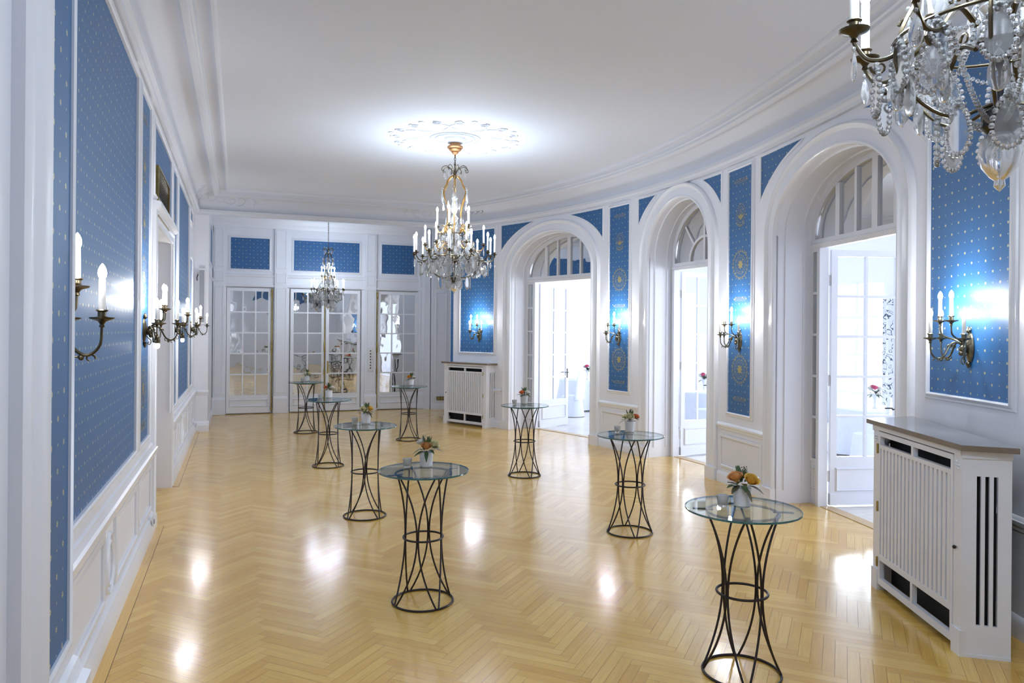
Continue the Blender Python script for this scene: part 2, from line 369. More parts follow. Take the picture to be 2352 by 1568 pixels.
s = S(A_FAR); mb.add([W0(s, 0, 0), W0(s, 0, -THK), W0(s, 4.7, -THK), W0(s, 4.7, 0)], [(0, 1, 2, 3)])
s = S(A_NEAR); mb.add([W0(s, 0, 0), W0(s, 0, -THK), W0(s, 4.7, -THK), W0(s, 4.7, 0)], [(0, 1, 2, 3)])
wr = mb.build('wall_right', M['white']); struct(wr, 'curved white wall pierced by three deep arches')
ARCHPROF = [(0, -.02), (0, .03), (.012, .045), (.03, .045), (.042, .028), (.06, .022), (.15, .022), (.165, .035), (.195, .05), (.215, .04), (.225, .02), (.225, 0)]
for A in ARCH:
    mb = MB(); c = S(A['c']); mp = lambda s, z, p, c=c: W0(c+s, z, p)
    sweep2(mb, mp, arch_path(A), False, ARCHPROF, flip=-1)
    # plinth blocks and inner reveal bead
    for sg in (-1, 1):
        a, b = sorted((sg*(A['h']-.004), sg*(A['h']+.235))); lbox(mb, mp, a, b, 0, .17, -.005, .058)
    mb2 = MB()
    def mpr(s, z, p, A=A, c=c): return W0(c+s, z, p)
    path = arch_path(A)
    for dep in (.10, .33):
        k = dep; vs = []
        ins = [(0, 0), (.018, .006), (.018, .022), (0, .028)]
        N = len(path)
        for i, (s_, z_) in enumerate(path):
            if z_ <= A['zs'] or abs(s_) > A['h']-1e-6: nx, nz = (-1 if s_ > 0 else 1), 0
            else:
                nx, nz = -s_/A['h']**2, -(z_-A['zs'])/A['rise']**2; l_ = sqrt(nx*nx+nz*nz); nx /= l_; nz /= l_
            for (u, v) in ins: vs.append(W0(c+s_+nx*u, max(z_, .16)+nz*u, -(k+v)))
        mb2.add(vs, [(i*4+q, i*4+q+1, i*4+q+5, i*4+q+4) for i in range(N-1) for q in range(3)])
    mb2.build('reveal_moulding', M['white'], wr)
    mb.build('architrave', M['wood_white'], wr)
# spandrels in blue paper
def frame_line(mb, mp, path, wd=.014, p=.012, closed=True):
    sweep2(mb, mp, path, closed, [(0, 0), (0, p), (wd, p), (wd, 0)], flip=1)
for A in ARCH:
    c = S(A['c'])
    for sg, a_edge in ((1, A['sp'][0]), (-1, A['sp'][1])):
        se = abs(S(a_edge)-c); ztop = 4.12; mp = lambda s, z, p, c=c, sg=sg: W0(c+sg*s, z, p)
        st = A['a']*sqrt(max(0, 1-((ztop-A['zs'])/A['b'])**2)); n = 14; mb = MB(); low = []
        for q in range(n+1):
            s_ = st+(se-st)*q/n; low.append((s_, A['zs']+A['b']*sqrt(max(0, 1-(s_/A['a'])**2))))
        for q in range(n):
            (a, za), (b, zb) = low[q], low[q+1]
            mb.add([mp(a, za, .004), mp(b, zb, .004), mp(b, ztop, .004), mp(a, ztop, .004)], [(0, 1, 2, 3)], 0, [(a, za), (b, zb), (b, ztop), (a, ztop)])
        mb.build('spandrel_wallpaper', M['blue'], wr)
        mb = MB(); path = low+[(se, ztop)]; frame_line(mb, mp, path, .03, .014)
        mb.build('spandrel_frame', M['wood_white'], wr)

def medallions(mb, mp, sc_, items, mi=0):
    """gold print: ring medallions, palmette ovals and guilloche bars"""
    def disc(s, z, r, n=6, p=.0062): mb.add([mp(s+r*cos(2*pi*k/n), z+r*sin(2*pi*k/n), p) for k in range(n)], [tuple(range(n))], mi)
    def ring(s, z, r0, r1, el=1, n=32, p=.0062):
        for k in range(n):
            a, b = 2*pi*k/n, 2*pi*(k+1)/n
            mb.add([mp(s+r0*cos(a), z+el*r0*sin(a), p), mp(s+r1*cos(a), z+el*r1*sin(a), p), mp(s+r1*cos(b), z+el*r1*sin(b), p), mp(s+r0*cos(b), z+el*r0*sin(b), p)], [(0, 1, 2, 3)], mi)
    def leaf(s, z, a, l, w_, p=.0062):
        ca, sa = cos(a), sin(a); pt = lambda u, v: mp(s+u*ca-v*sa, z+u*sa+v*ca, p)
        mb.add([pt(0, 0), pt(l*.5, w_), pt(l, 0), pt(l*.5, -w_)], [(0, 1, 2, 3)], mi)
    for kind, s, z, r in items:
        if kind == 'ring':
            for k in range(22):
                a = 2*pi*k/22; leaf(s+r*.86*cos(a), z+r*.86*sin(a), a+1.9, r*.2, r*.045); leaf(s+r*.86*cos(a), z+r*.86*sin(a), a-1.2, r*.16, r*.04); disc(s+r*.97*cos(a+.1), z+r*.97*sin(a+.1), r*.035)
            ring(s, z, r*.60, r*.625); ring(s, z, r*.44, r*.46)
            for k in range(18): a = 2*pi*k/18; disc(s+r*.53*cos(a), z+r*.53*sin(a), r*.03)
            for k in range(8): leaf(s, z, 2*pi*k/8, r*.36, r*.08)
            disc(s, z, r*.09, 8)
        elif kind == 'oval':
            for k in range(20):
                a = 2*pi*k/20; leaf(s+r*.7*cos(a), z+1.25*r*.7*sin(a), a+1.8, r*.2, r*.045)
            ring(s, z, r*.5, r*.53, 1.3)
            for k in range(5): leaf(s, z-r*.45, pi/2+(k-2)*.4, r*.75, r*.07)
            ring(s, z+r*.32, r*.1, r*.14)
            for k in range(7): leaf(s+(k-3)*r*.2, z-r*1.1-abs(k-3)*-.012, pi/2+(k-3)*.18, r*.24, r*.06)
        else:
            for k in range(5):
                ring(s+(k-2)*r*.42, z, r*.2, r*.235, 1, 16); disc(s+(k-2)*r*.42, z, r*.07)
            leaf(s-r*1.32, z, 0, r*.3, r*.12); leaf(s+r*1.32, z, pi, r*.3, r*.12)
def wallpanel(mp, s0, s1, z0, z1, parent, items=None, n=1, frame=FR):
    mb = MB(); lgrid(mb, mp, s0, s1, z0, z1, .004, n)
    if items: medallions(mb, mp, 1, items, 1)
    mb.build('wallpaper_panel', [M['blue'], M['gold']], parent)
    mb = MB(); N = n
    path = [(s0+(s1-s0)*k/N, z0) for k in range(N+1)]+[(s1+(s0-s1)*k/N, z1) for k in range(N+1)]
    if frame: sweep2(mb, mp, path, True, frame, flip=1); mb.build('panel_frame', M['wood_white'], parent)
# pier strips with medallions, and the wide panels over the radiators
for (a1, a0, z0) in ((9.70, 7.0, 1.0), (-6.0, -8.78, .95)):
    s0, s1 = S(a0), S(a1); m_ = (s0+s1)/2; wd = s1-s0
    it = [('bar', m_, 3.93, .12), ('oval', m_, 3.50, .155), ('ring', m_, 2.86, .20), ('bar', m_, 2.42, .12), ('ring', m_, 1.52, .20), ('bar', m_, 1.14, .12)]
    wallpanel(W0, s0, s1, z0, 4.09, wr, it, 4)
for (a1, a0) in ((31.09, 26.2), (-24.79, -29.57)):
    wallpanel(W0, S(a0), S(a1), 1.53, 4.09, wr, None, 6)
wallpanel(W0, S(32.15), S(32.52), 1.2, 4.0, wr, None, 1, None)
# dado and base on the piers
mb = MB(); mbb = MB()
for k, (a, b) in enumerate([(cuts[0], cuts[1]-.24), (cuts[2]+.24, cuts[3]-.24), (cuts[4]+.24, cuts[5]-.24), (cuts[6]+.24, cuts[7])]):
    n = max(2, int((b-a)/.15)); band(mb, W0, a, b, DADO, n); band(mbb, W0, a, b, BASE, n)
    if k in (1, 2): sweep2(mb, W0, rectpath(a+.09, b-.09, .24, .6), True, OR)
mb.build('dado_moulding', M['wood_white'], wr); struct(mbb.build('baseboard_right', M['wood_white']), 'white skirting along the curved wall piers')

# ---- arch door frames, transoms and open leaves
def glazed(mbf, mbp, mp, s0, s1, z0, z1, cols, rows, t=.04, st=.07, mu=.026, tilt=0.0, rails=None, pn=0):
    """stiles, rails and muntins between s0..s1, z0..z1, panes into mbp"""
    lbox(mbf, mp, s0, s0+st, z0, z1, -t/2, t/2); lbox(mbf, mp, s1-st, s1, z0, z1, -t/2, t/2)
    lbox(mbf, mp, s0+st, s1-st, z1-st, z1, -t/2, t/2); lbox(mbf, mp, s0+st, s1-st, z0, z0+st, -t/2, t/2)
    a, b, c, d = s0+st, s1-st, z0+st, z1-st
    for k in range(1, cols):
        x = a+(b-a)*k/cols; lbox(mbf, mp, x-mu/2, x+mu/2, c, d, -t/2+.004, t/2-.004)
    for k in range(1, rows):
        x = c+(d-c)*k/rows; lbox(mbf, mp, a, b, x-mu/2, x+mu/2, -t/2+.002, t/2-.002)
    for i in range(cols):
        for j in range(rows):
            x0, x1 = a+(b-a)*i/cols, a+(b-a)*(i+1)/cols; y0, y1 = c+(d-c)*j/rows, c+(d-c)*(j+1)/rows
            q = [random.uniform(-tilt, tilt) for _ in range(3)]; q.append(q[0]+q[2]-q[1])
            mbp.add([mp(x0, y0, q[0]+pn), mp(x1, y0, q[1]+pn), mp(x1, y1, q[2]+pn), mp(x0, y1, q[3]+pn)], [(0, 1, 2, 3)])
random.seed(9)
ZT = 2.97
for ai, A in enumerate(ARCH):
    c = S(A['c']); h = A['h']; dn = -.47
    hd = .90 if ai != 1 else .70           # half door opening
    mpf = lambda s, z, p, c=c: W0(c+s, z, dn+p)
    root = empty('door_%d' % (ai+1), W0(c, 0, dn)); root.rotation_euler = (0, 0, 0); struct(root, ['tall glazed double door frame in the farthest arch', 'narrow glazed door frame in the middle arch', 'tall glazed door frame in the nearest arch'][ai])
    O = Vector(root.location); mpo = lambda s, z, p, f=mpf, O=O: tuple(Vector(f(s, z, p))-O)
    mb = MB(); mbp = MB()
    # side lights
    for sg in (-1, 1):
        a, b = sorted((sg*hd, sg*h))
        # jamb post
        j0, j1 = sorted((sg*hd, sg*(hd+.05))); lbox(mb, mpo, j0, j1, 0, ZT, -.06, .05)
        k0, k1 = sorted((sg*(hd+.05), sg*h))
        if h-hd > .18:
            lbox(mb, mpo, k0, k1, 0, .5, -.012, .012); sweep2(mb, lambda s, z, p: mpo(s, z, p+.012), rectpath(k0+.05, k1-.05, .2, .42), True, FRT)
            glazed(mb, mbp, mpo, k0, k1, .5, ZT, 1, 5, .05, .035, .03, .0015)
        else: lbox(mb, mpo, k0, k1, 0, ZT, -.02, .03)
    band(mb, mpo, -h, h, [(ZT, -.03), (ZT, .03), (ZT+.02, .045), (ZT+.05, .05), (ZT+.06, .035), (ZT+.11, .03), (ZT+.11, -.03)], 6)
    # fanlight
    z0 = ZT+.11; bz = A['zs']; rs = A['rise']
    zt = lambda s_: bz+rs*sqrt(max(0, 1-(s_/h)**2))
    n = 30; fw = .07
    outer = [(h*-cos(pi*k/n), bz+rs*sin(pi*k/n)) for k in range(n+1)]; outer = [(-h, z0)]+outer+[(h, z0)]
    hi, ri = h-fw, rs-fw; inner = [(hi*-cos(pi*k/n), max(z0, bz+ri*sin(pi*k/n))) for k in range(n+1)]; inner = [(-hi, z0)]+inner+[(hi, z0)]
    N = len(outer); vs = [mpo(s_, z_, p) for (o_, i_) in zip(outer, inner) for (s_, z_), p in ((o_, .03), (i_, .03), (i_, -.03))]
    mb.add(vs, [(i*3+q, i*3+q+1, i*3+q+4, i*3+q+3) for i in range(N-1) for q in range(2)])
    zi = lambda s_: bz+ri*sqrt(max(0, 1-(s_/hi)**2))
    if ai != 1:
        for s_, wd in ((-.62, .035), (-.31, .02), (0, .045), (.31, .02), (.62, .035)):
            lbox(mb, mpo, s_-wd, s_+wd, z0, zi(abs(s_)+wd*.2), -.025, .028)
        segs = [-hi, -.62, -.31, 0, .31, .62, hi]
    else:
        for s_ in (0,): lbox(mb, mpo, s_-.02, s_+.02, z0, zi(0), -.02, .028)
        r0 = .36
        for k in range(16):
            a, b = pi*k/16, pi*(k+1)/16
            mb.add([mpo(r_*cos(x), z0+r_*sin(x), p) for x in (a, b) for r_, p in ((r0-.02, .024), (r0+.02, .024), (r0+.02, -.02), (r0-.02, -.02))], [(0, 1, 5, 4), (1, 2, 6, 5), (3, 0, 4, 7)])
        for an in (pi/4, 3*pi/4):
            d_ = .60; c_, s2 = cos(an), sin(an); pa = [(r0*c_, z0+r0*s2), (.66*c_, z0+.78*s2)]
            nx_, nz_ = -s2*.016, c_*.016
            mb.add([mpo(x+e*nx_, z+e*nz_, p) for (x, z) in pa for e, p in ((-1, .024), (1, .024), (1, -.02), (-1, -.02))], [(0, 1, 5, 4), (1, 2, 6, 5), (3, 0, 4, 7)])
        segs = [-hi, -.35, 0, .35, hi]
    for k in range(len(segs)-1):
        a, b = segs[k], segs[k+1]; tl = random.uniform(-.004, .004); m_ = 6
        for q in range(m_):
            x0, x1 = a+(b-a)*q/m_, a+(b-a)*(q+1)/m_
            mbp.add([mpo(x0, z0, tl*(x0-a)), mpo(x1, z0, tl*(x1-a)), mpo(x1, zi(x1), tl*(x1-a)), mpo(x0, zi(x0), tl*(x0-a))], [(0, 1, 2, 3)])
    mb.build('door_frame', M['wood_white'], root); mbp.build('mirror_panes', M['mirror'], root)
    # threshold
    mb = MB(); lbox(mb, mpo, -hd, hd, 0, .006, -.12, .02, 0, 6); mb.build('threshold', M['sill'], root)
    # open leaf, hinged on the far jamb, swung out into the side room
    P0 = Vector(mpf(hd, 0, -.07)); a = radians(A['c'])+radians([5, 4, 3][ai])
    leaf = empty('door_%d' % (ai+5), P0); struct(leaf, ['white glazed door leaf open into the side room at the farthest arch', 'white glazed door leaf open at the middle arch', 'white glazed door leaf open at the nearest arch'][ai])
    mpl = lambda s, z, p, a=a: (cos(a)*s+sin(a)*p, sin(a)*s-cos(a)*p, z)
    lw = hd-.02; H_ = ZT-.02
    mb = MB(); mbp = MB(); glazed(mb, mbp, mpl, .015, lw, .50, H_, 2, 5, .045, .075, .03)
    lbox(mb, mpl, .015, lw, .02, .50, -.018, .018)
    for sgn in (1, -1): sweep2(mb, lambda s, z, p, g=sgn: mpl(s, z, g*(p+.018)), rectpath(.10, lw-.09, .2, .43), True, FRT)
    lbox(mb, mpl, .015, lw, .02, .15, -.028, .028)
    mb.build('leaf_frame', M['wood_white'], leaf); mbp.build('glass_panes', M['pane'], leaf)
    for z_ in (.35, 1.45, 2.6):
        mb = MB(); lathe(mb, [(.009, -.05), (.009, .05)], (0.004, 0, z_), 8); ball(mb, (0.004, 0, z_+.055), .01); ball(mb, (.004, 0, z_-.055), .01); mb.build('hinge', M['plastic'], leaf)
    mb = MB()
    for g in (1, -1):
        lbox(mb, mpl, lw-.055, lw-.025, 1.0, 1.2, g*.022, g*.028); tube(mb, [mpl(lw-.04, 1.12, g*.02), mpl(lw-.04, 1.12, g*.065), mpl(lw-.14, 1.12, g*.065)], .008)
    mb.build('door_handle', M['iron'], leaf)

# ---- coving and ceiling
loop = [(-.8, 15.3)]
loop += [(4.33, 15.3)]
ang0, ang1 = degrees(asin(6.1/11.4)), -31.3
for k in range(49):
    a = ang0+(ang1-ang0)*k/48; x, y, _ = W0(S(a), 0, 0)
    if 0 < k: loop.append((x, y))
yn = loop[-1][1]; loop.append((-.8, yn))
def offset_loop(L, o):
    N = len(L); out = []
    for i in range(N):
        a, b, c = Vector(L[i-1]), Vector(L[i]), Vector(L[(i+1) % N]); d1 = (b-a).normalized(); d2 = (c-b).normalized()
        n1 = Vector((d1.y, -d1.x)); n2 = Vector((d2.y, -d2.x)); v = (n1+n2)/2; v = v/max(.3, v.length_squared); out.append((b.x+v.x*o, b.y+v.y*o))
    return out
cov = [(0, 4.17), (.05, 4.17), (.055, 4.20), (.085, 4.225), (.09, 4.27), (.05, 4.285), (.045, 4.31)]
cov += [(.045+.29*(1-cos(pi/2*k/8)), 4.31+.24*sin(pi/2*k/8)) for k in range(1, 9)]
cov += [(.335, 4.53), (.338, 4.50), (.36, 4.482), (.40, 4.486), (.42, 4.50), (.425, 4.53), (.445, 4.54), (.45, 4.585), (.46, 4.597), (.55, 4.597), (.552, 4.572), (.575, 4.555), (.60, 4.56), (.615, 4.58), (.62, 4.61)]
mb = MB(); rows = [[(x, y, z) for x, y in offset_loop(loop, o)] for o, z in cov]; N = len(loop)
mb.add([v for r in rows for v in r], [(i*N+k, i*N+(k+1) % N, (i+1)*N+(k+1) % N, (i+1)*N+k) for i in range(len(cov)-1) for k in range(N)])
# corner relief scrolls
def coverel(x, y, dx, dy, n_=(0, 1)):
    for q in range(7):
        pts = []
        for k in range(14):
            t_ = k/13; r_ = .09*(1-t_)+.012; an = q*1.1+t_*5.5
            u = q*.16+.12+r_*cos(an)*1.3; v = .15+.07*sin(an)*(1-t_)*1.4
            o = .045+.29*(1-cos(v/.30*pi/2)); z = 4.31+.24*sin(v/.30*pi/2)
            pts.append((x+dx*u+n_[0]*o, y+dy*u+n_[1]*o, z-.006))
        tube(mb, pts, [.010*(1-k/18) for k in range(14)], 5)
coverel(-.75, 15.3, 1, 0, (0, -1)); coverel(4.3, 15.3, -1, 0, (0, -1)); coverel(-.8, 15.25, 0, -1, (1, 0))
for k_ in (1, 2):
    for q in range(5):
        a = ang0-1.5-q*.8; x, y, _ = W0(S(a), 0, .15); pts = [W0(S(a)+.08*cos(t_)*(1-t_/8), 4.44+.05*sin(t_)*(1-t_/8), .12) for t_ in [j*.45 for j in range(13)]]
        tube(mb, pts, .008, 5)
struct(mb.build('trim_1', M['ceil']), 'white plaster coving with double moulding running round the ceiling')
mb = MB(); inn = offset_loop(loop, .40); mb.add([(x, y, HC+.002) for x, y in inn], [tuple(range(len(inn)))])
box(mb, (-2, 2.6, HC+.16), (7.6, 15.9, HC+.2)); cl = mb.build('ceiling', M['ceil'], smooth=0); struct(cl, 'flat white plaster ceiling')
# ceiling rose
RX, RY = 2.75, 9.63
mb = MB()
for r_, hh in ((.26, .03), (.34, .02)):
    tube(mb, [(RX+r_*cos(2*pi*k/40), RY+r_*sin(2*pi*k/40), HC-.004) for k in range(40)], hh*.6, 6, True)
lathe(mb, [(.001, -.07), (.10, -.06), (.14, -.03), (.15, 0)], (RX, RY, HC), 24)
for k in range(8):
    a = 2*pi*k/8
    for sg in (-1, 1):
        pts = []
        for j in range(20):
            t_ = j/19; rad = .42+.36*t_; an = a+sg*(.05+.33*sin(t_*pi*.9)); pts.append((RX+rad*cos(an), RY+rad*sin(an), HC+.008))
        tube(mb, pts, [.026*(1-.6*abs(2*j/19-1)) for j in range(20)], 6)
        cx_, cy_ = RX+.80*cos(a+sg*.2), RY+.80*sin(a+sg*.2)
        tube(mb, [(cx_+(.075-.0035*j)*cos(j*.5*sg+a), cy_+(.075-.0035*j)*sin(j*.5*sg+a), HC) for j in range(18)], .012, 5)
    ball(mb, (RX+.88*cos(a), RY+.88*sin(a), HC), .04, 8, 5, .35)
mb.build('ceiling_rose', M['ceil'], cl)

# ---- left wall with doorway
mb = MB(); Z1 = 4.7
D0, D1, DZ = 8.15, 10.05, 3.04
lgrid(mb, WL, 2.7, D0, 0, Z1); lgrid(mb, WL, D1, 15.3, 0, Z1); lgrid(mb, WL, D0, D1, DZ, Z1)
# door reveal
for s_ in (D0, D1): mb.add([WL(s_, 0, 0), WL(s_, 0, -.5), WL(s_, DZ, -.5), WL(s_, DZ, 0)], [(0, 1, 2, 3)])
mb.add([WL(D0, DZ, 0), WL(D1, DZ, 0), WL(D1, DZ, -.5), WL(D0, DZ, -.5)], [(0, 1, 2, 3)])
wl = mb.build('wall_left', M['white'], smooth=0); struct(wl, 'white panelled wall with blue paper along the near side')
mb = MB(); lgrid(mb, WL, D0, D1, 0, DZ, -.5); sweep2(mb, lambda s, z, p: WL(s, z, p-.5), rectpath(D0+.15, D1-.15, .2, 1.1), True, OR); sweep2(mb, lambda s, z, p: WL(s, z, p-.5), rectpath(D0+.15, D1-.15, 1.3, 2.9), True, OR)
struct(mb.build('door_4', M['wood_white']), 'white panelled door deep in the doorway of the near wall')
mb = MB(); sweep2(mb, WL, [(D0, 0), (D0, DZ), (D1, DZ), (D1, 0)], False, [(0, 0), (0, .03), (.02, .038), (.05, .03), (.09, .028), (.11, .04), (.13, .03), (.135, 0)], flip=-1)
band(mb, WL, D0-.2, D1+.12, [(3.17, 0), (3.17, .05), (3.2, .08), (3.235, .08), (3.25, .03), (3.25, 0)][::1])
mb.build('architrave', M['wood_white'], wl)
it = lambda m_: [('bar', m_, 3.85, .15), ('oval', m_, 3.45, .17), ('oval', m_, 2.95, .17), ('ring', m_, 2.45, .2), ('ring', m_, 1.45, .2), ('bar', m_, 1.12, .15)]
wallpanel(WL, 3.00, 3.73, .99, 4.04, wl, it(3.36)); wallpanel(WL, 3.95, 6.68, .99, 4.04, wl)
wallpanel(WL, 6.90, 7.63, .99, 4.04, wl, it(7.265)); wallpanel(WL, 7.93, 9.83, 3.32, 4.02, wl)
wallpanel(WL, 10.08, 10.79, .99, 4.02, wl, it(10.43)); wallpanel(WL, 11.01, 13.28, .99, 4.02, wl); wallpanel(WL, 13.55, 14.25, .99, 3.2, wl, [('ring', 13.9, 1.5, .2)])
wallpanel(WL, 13.55, 14.25, 3.85, 4.02, wl)
mb = MB(); mbb = MB(); mb3 = MB()
DADOL = [(.70, 0), (.705, .02), (.74, .026), (.75, .045), (.80, .05), (.805, .03), (.83, .02), (.85, .016), (.86, 0)]
BASEL = [(0, 0), (0, .045), (.12, .045), (.135, .035), (.165, .03), (.18, .012), (.2, 0)]
for a, b in ((2.9, D0-.0), (D1+.136, 15.25)):
    band(mb, WL, a, b, DADOL); band(mbb, WL, a, b, BASEL)
for a, b in ((3.5, 5.22), (5.74, 6.8), (6.95, 7.85), (10.3, 10.95), (11.1, 11.95), (12.4, 13.3), (13.45, 14.2), (14.35, 15.0)):
    sweep2(mb, WL, rectpath(a, b, .27, .64), True, [(0, 0), (0, .014), (.01, .024), (.03, .018), (.05, .018), (.055, 0)])
for yc in (5.49, 12.17):
    for r0 in (.115, .165):
        sweep2(mb, WL, [(yc+(r0)*cos(2*pi*k/28), .43+(r0+.02)*sin(2*pi*k/28)) for k in range(28)], True, FRT)
mb.build('dado_moulding', M['wood_white'], wl); struct(mbb.build('baseboard_left', M['wood_white']), 'deep white skirting along the near wall')
# near pier framing the recess the camera stands in
WN = lambda s, z, p: (-.517+p, s, z)
mb = MB(); lgrid(mb, WN, -3.3, 2.805, 0, Z1); mb.add([(-.517, 2.805, 0), (-.8, 2.805, 0), (-.8, 2.805, Z1), (-.517, 2.805, Z1)], [(0, 1, 2, 3)])
band(mb, WN, 2.2, 2.84, [(.72, 0), (.725, .02), (.77, .03), (.78, .05), (.83, .055), (.84, .03), (.88, .016), (.89, 0)]); band(mb, WN, 2.2, 2.83, BASEL)
sweep2(mb, WN, [(2.07, -.1), (2.07, 4.8)], False, [(0, 0), (0, .03), (.02, .04), (.05, .04), (.07, .03), (.10, .05), (.15, .055), (.20, .045), (.22, .03), (.29, .03), (.30, 0)], flip=1)
wn = mb.build('wall_near', M['white'], smooth=30); struct(wn, 'white moulded pier at the near edge')
mb = MB(); lgrid(mb, WN, 2.36, 2.705, .99, 4.3, .006); mb.build('wallpaper_panel', [M['blue']], wn)
mb = MB(); sweep2(mb, WN, [(2.705, 4.5), (2.705, .99), (2.375, .99)], False, [(0, .0), (0, .014), (.012, .02), (.03, .014), (.036, 0)], flip=-1); mb.build('panel_frame', M['wood_white'], wn)
# far stub, recess and its walls
mb = MB(); box(mb, (-.8, 15.3, 0), (-.55, 15.55, Z1)); band(mb, plane_map((-.8, 15.3), 0), 0, .265, DADO); band(mb, plane_map((-.8, 15.3), 0), 0, .275, BASEL)
XR = -.57; lgrid(mb, lambda s, z, p: (XR+p, s, z), 15.5, 18.1, 0, 4.8)
WX = lambda s, z, p: (XR+p, s, z)
band(mb, WX, 15.56, 18.1, BASE); band(mb, WX, 15.56, 18.1, [(3.05, 0), (3.06, .02), (3.1, .03), (3.12, .01), (3.12, 0)])
wst = mb.build('wall_recess', M['white'], smooth=30); struct(wst, 'white side wall of the far recess')
wallpanel(WX, 15.95, 17.45, 3.35, 4.1, wst); wallpanel(WX, 15.62, 15.72, .95, 4.1, wst, None, 1, None)
# beams
mb = MB(); box(mb, (-.8, 15.3, 4.25), (5.2, 15.5, 4.9)); box(mb, (-.56, 15.27, 4.25), (4.33, 15.31, 4.29)); struct(mb.build('trim_2', M['white'], smooth=0), 'white beam across the mouth of the far recess')
mb = MB(); box(mb, (-.8, yn-.25, 4.25), (5.2, yn, 4.9)); struct(mb.build('trim_3', M['white'], smooth=0), 'white beam over the near recess')
# back wall
mb = MB(); box(mb, (-1, 18.16, 0), (5.4, 18.3, 4.9))
lgrid(mb, WB, -.57, -.27, 0, 2.97); lgrid(mb, WB, .76, 1.12, 0, 2.97); lgrid(mb, WB, 2.82, 3.22, 0, 2.97); lgrid(mb, WB, 4.22, 4.6, 0, 2.97); lgrid(mb, WB, -.57, 4.6, 2.97, 4.8)
box(mb, (4.52, 17.75, 0), (5.4, 18.16, 4.9)); box(mb, (4.36, 17.9, 0), (4.5, 18.12, 4.5))
WC_ = plane_map((4.52, 17.75), 0); sweep2(mb, WC_, rectpath(.1, .34, .35, 2.9), True, OR); band(mb, WC_, 0, .88, BASE)
def pil(a, b, pr=.06):
    lbox(mb, WB, a, b, 0, 4.33, 0, pr); lbox(mb, WB, a-.015, b+.015, 0, .34, 0, pr+.02); band(mb, WB, a-.015, b+.015, [(.34, 0), (.34, pr+.02), (.38, pr+.012), (.40, pr)])
    f = lambda s, z, p: WB(s, z, p+pr)
    for z0, z1 in ((.5, 2.93), (3.08, 3.28), (3.42, 4.28)): sweep2(mb, f, rectpath(a+.05, b-.05, z0, z1), True, [(0, 0), (0, .008), (.012, .012), (.018, 0)])
pil(-.55, -.30); pil(.79, 1.08); pil(2.90, 3.17); pil(4.24, 4.40)
band(mb, WB, -.57, 4.52, [(4.33, 0), (4.33, .05), (4.37, .08), (4.42, .09), (4.46, .13), (4.52, .15), (4.56, .2), (4.6, .2), (4.75, .22)])
for a, b in ((-.30, .79), (1.08, 2.90), (3.17, 4.24)):
    band(mb, WB, a, b, [(2.95, 0), (2.96, .03), (2.99, .04), (3.02, .03), (3.03, .015), (3.18, .015), (3.2, .035), (3.24, .045), (3.26, .02), (3.26, 0)])
wb = mb.build('wall_back', M['white'], smooth=30); struct(wb, 'white panelled end wall with mirrored doors')
for a, b in ((-.185, .665), (1.22, 2.76), (3.31, 4.13)): wallpanel(WB, a, b, 3.37, 4.09, wb)
mb = MB(); band(mb, WB, -.57, -.27, BASE); band(mb, WB, .76, 1.12, BASE); band(mb, WB, 2.82, 3.22, BASE); struct(mb.build('baseboard_back', M['wood_white']), 'white skirting between the mirrored doors')
# recess ceiling, alcove closing walls, room behind camera
mb = MB(); box(mb, (-1, 15.5, 4.75), (5.4, 18.3, 4.85)); struct(mb.build('ceiling_recess', M['ceil'], smooth=0), 'white ceiling of the far recess')
mb = MB(); box(mb, (-1, -3.5, 4.75), (5.6, yn-.2, 4.85)); struct(mb.build('ceiling_near', M['ceil'], smooth=0), 'white ceiling of the near recess')
mb = MB(); box(mb, (5.3, 15.3, 0), (5.4, 18.2, 4.9)); box(mb, (4.9, 15.28, 0), (5.4, 15.4, 4.9)); struct(mb.build('wall_alcove', M['white'], smooth=0), 'white wall closing the far alcove')
xe, ye, _ = W0(S(A_NEAR), 0, 0)
mb = MB(); box(mb, (4.49, 2.70, 0), (5.6, 2.99, 4.9)); box(mb, (4.47, 2.68, 0), (5.6, 3.0, .16)); struct(mb.build('wall_pier', M['white'], smooth=0), 'white pier at the right picture edge behind the radiator cover')
mb = MB(); box(mb, (xe-.02, -3.5, 0), (xe+.5, ye, 4.9)); struct(mb.build('wall_side', M['white'], smooth=0), 'white wall of the near recess')
mb = MB(); box(mb, (-.6, -3.5, 0), (0, -3.4, 4.9)); box(mb, (3.6, -3.5, 0), (xe+.1, -3.4, 4.9)); box(mb, (0, -3.5, 0), (3.6, -3.4, .02)); box(mb, (0, -3.5, 3.0), (3.6, -3.4, 4.9)); wf = mb.build('wall_front', M['white'], smooth=0); struct(wf, 'white wall with doors behind the viewer')
WF = lambda s, z, p: (s, -3.4+p, z)
for a, b in ((.15, 1.1), (1.3, 2.5), (2.7, 3.6)): wallpanel(WF, a, b, 3.4, 4.1, wf)
mb = MB(); lgrid(mb, WF, 0, 3.6, 0, 3.0, -.05)
for k in range(4): sweep2(mb, lambda s, z, p: WF(s, z, p-.05), rectpath(.08+k*.9, .82+k*.9, .25, 1.0), True, OR); sweep2(mb, lambda s, z, p: WF(s, z, p-.05), rectpath(.08+k*.9, .82+k*.9, 1.2, 2.9), True, OR)
struct(mb.build('door_12', M['wood_white']), 'white panelled doors behind the viewer')

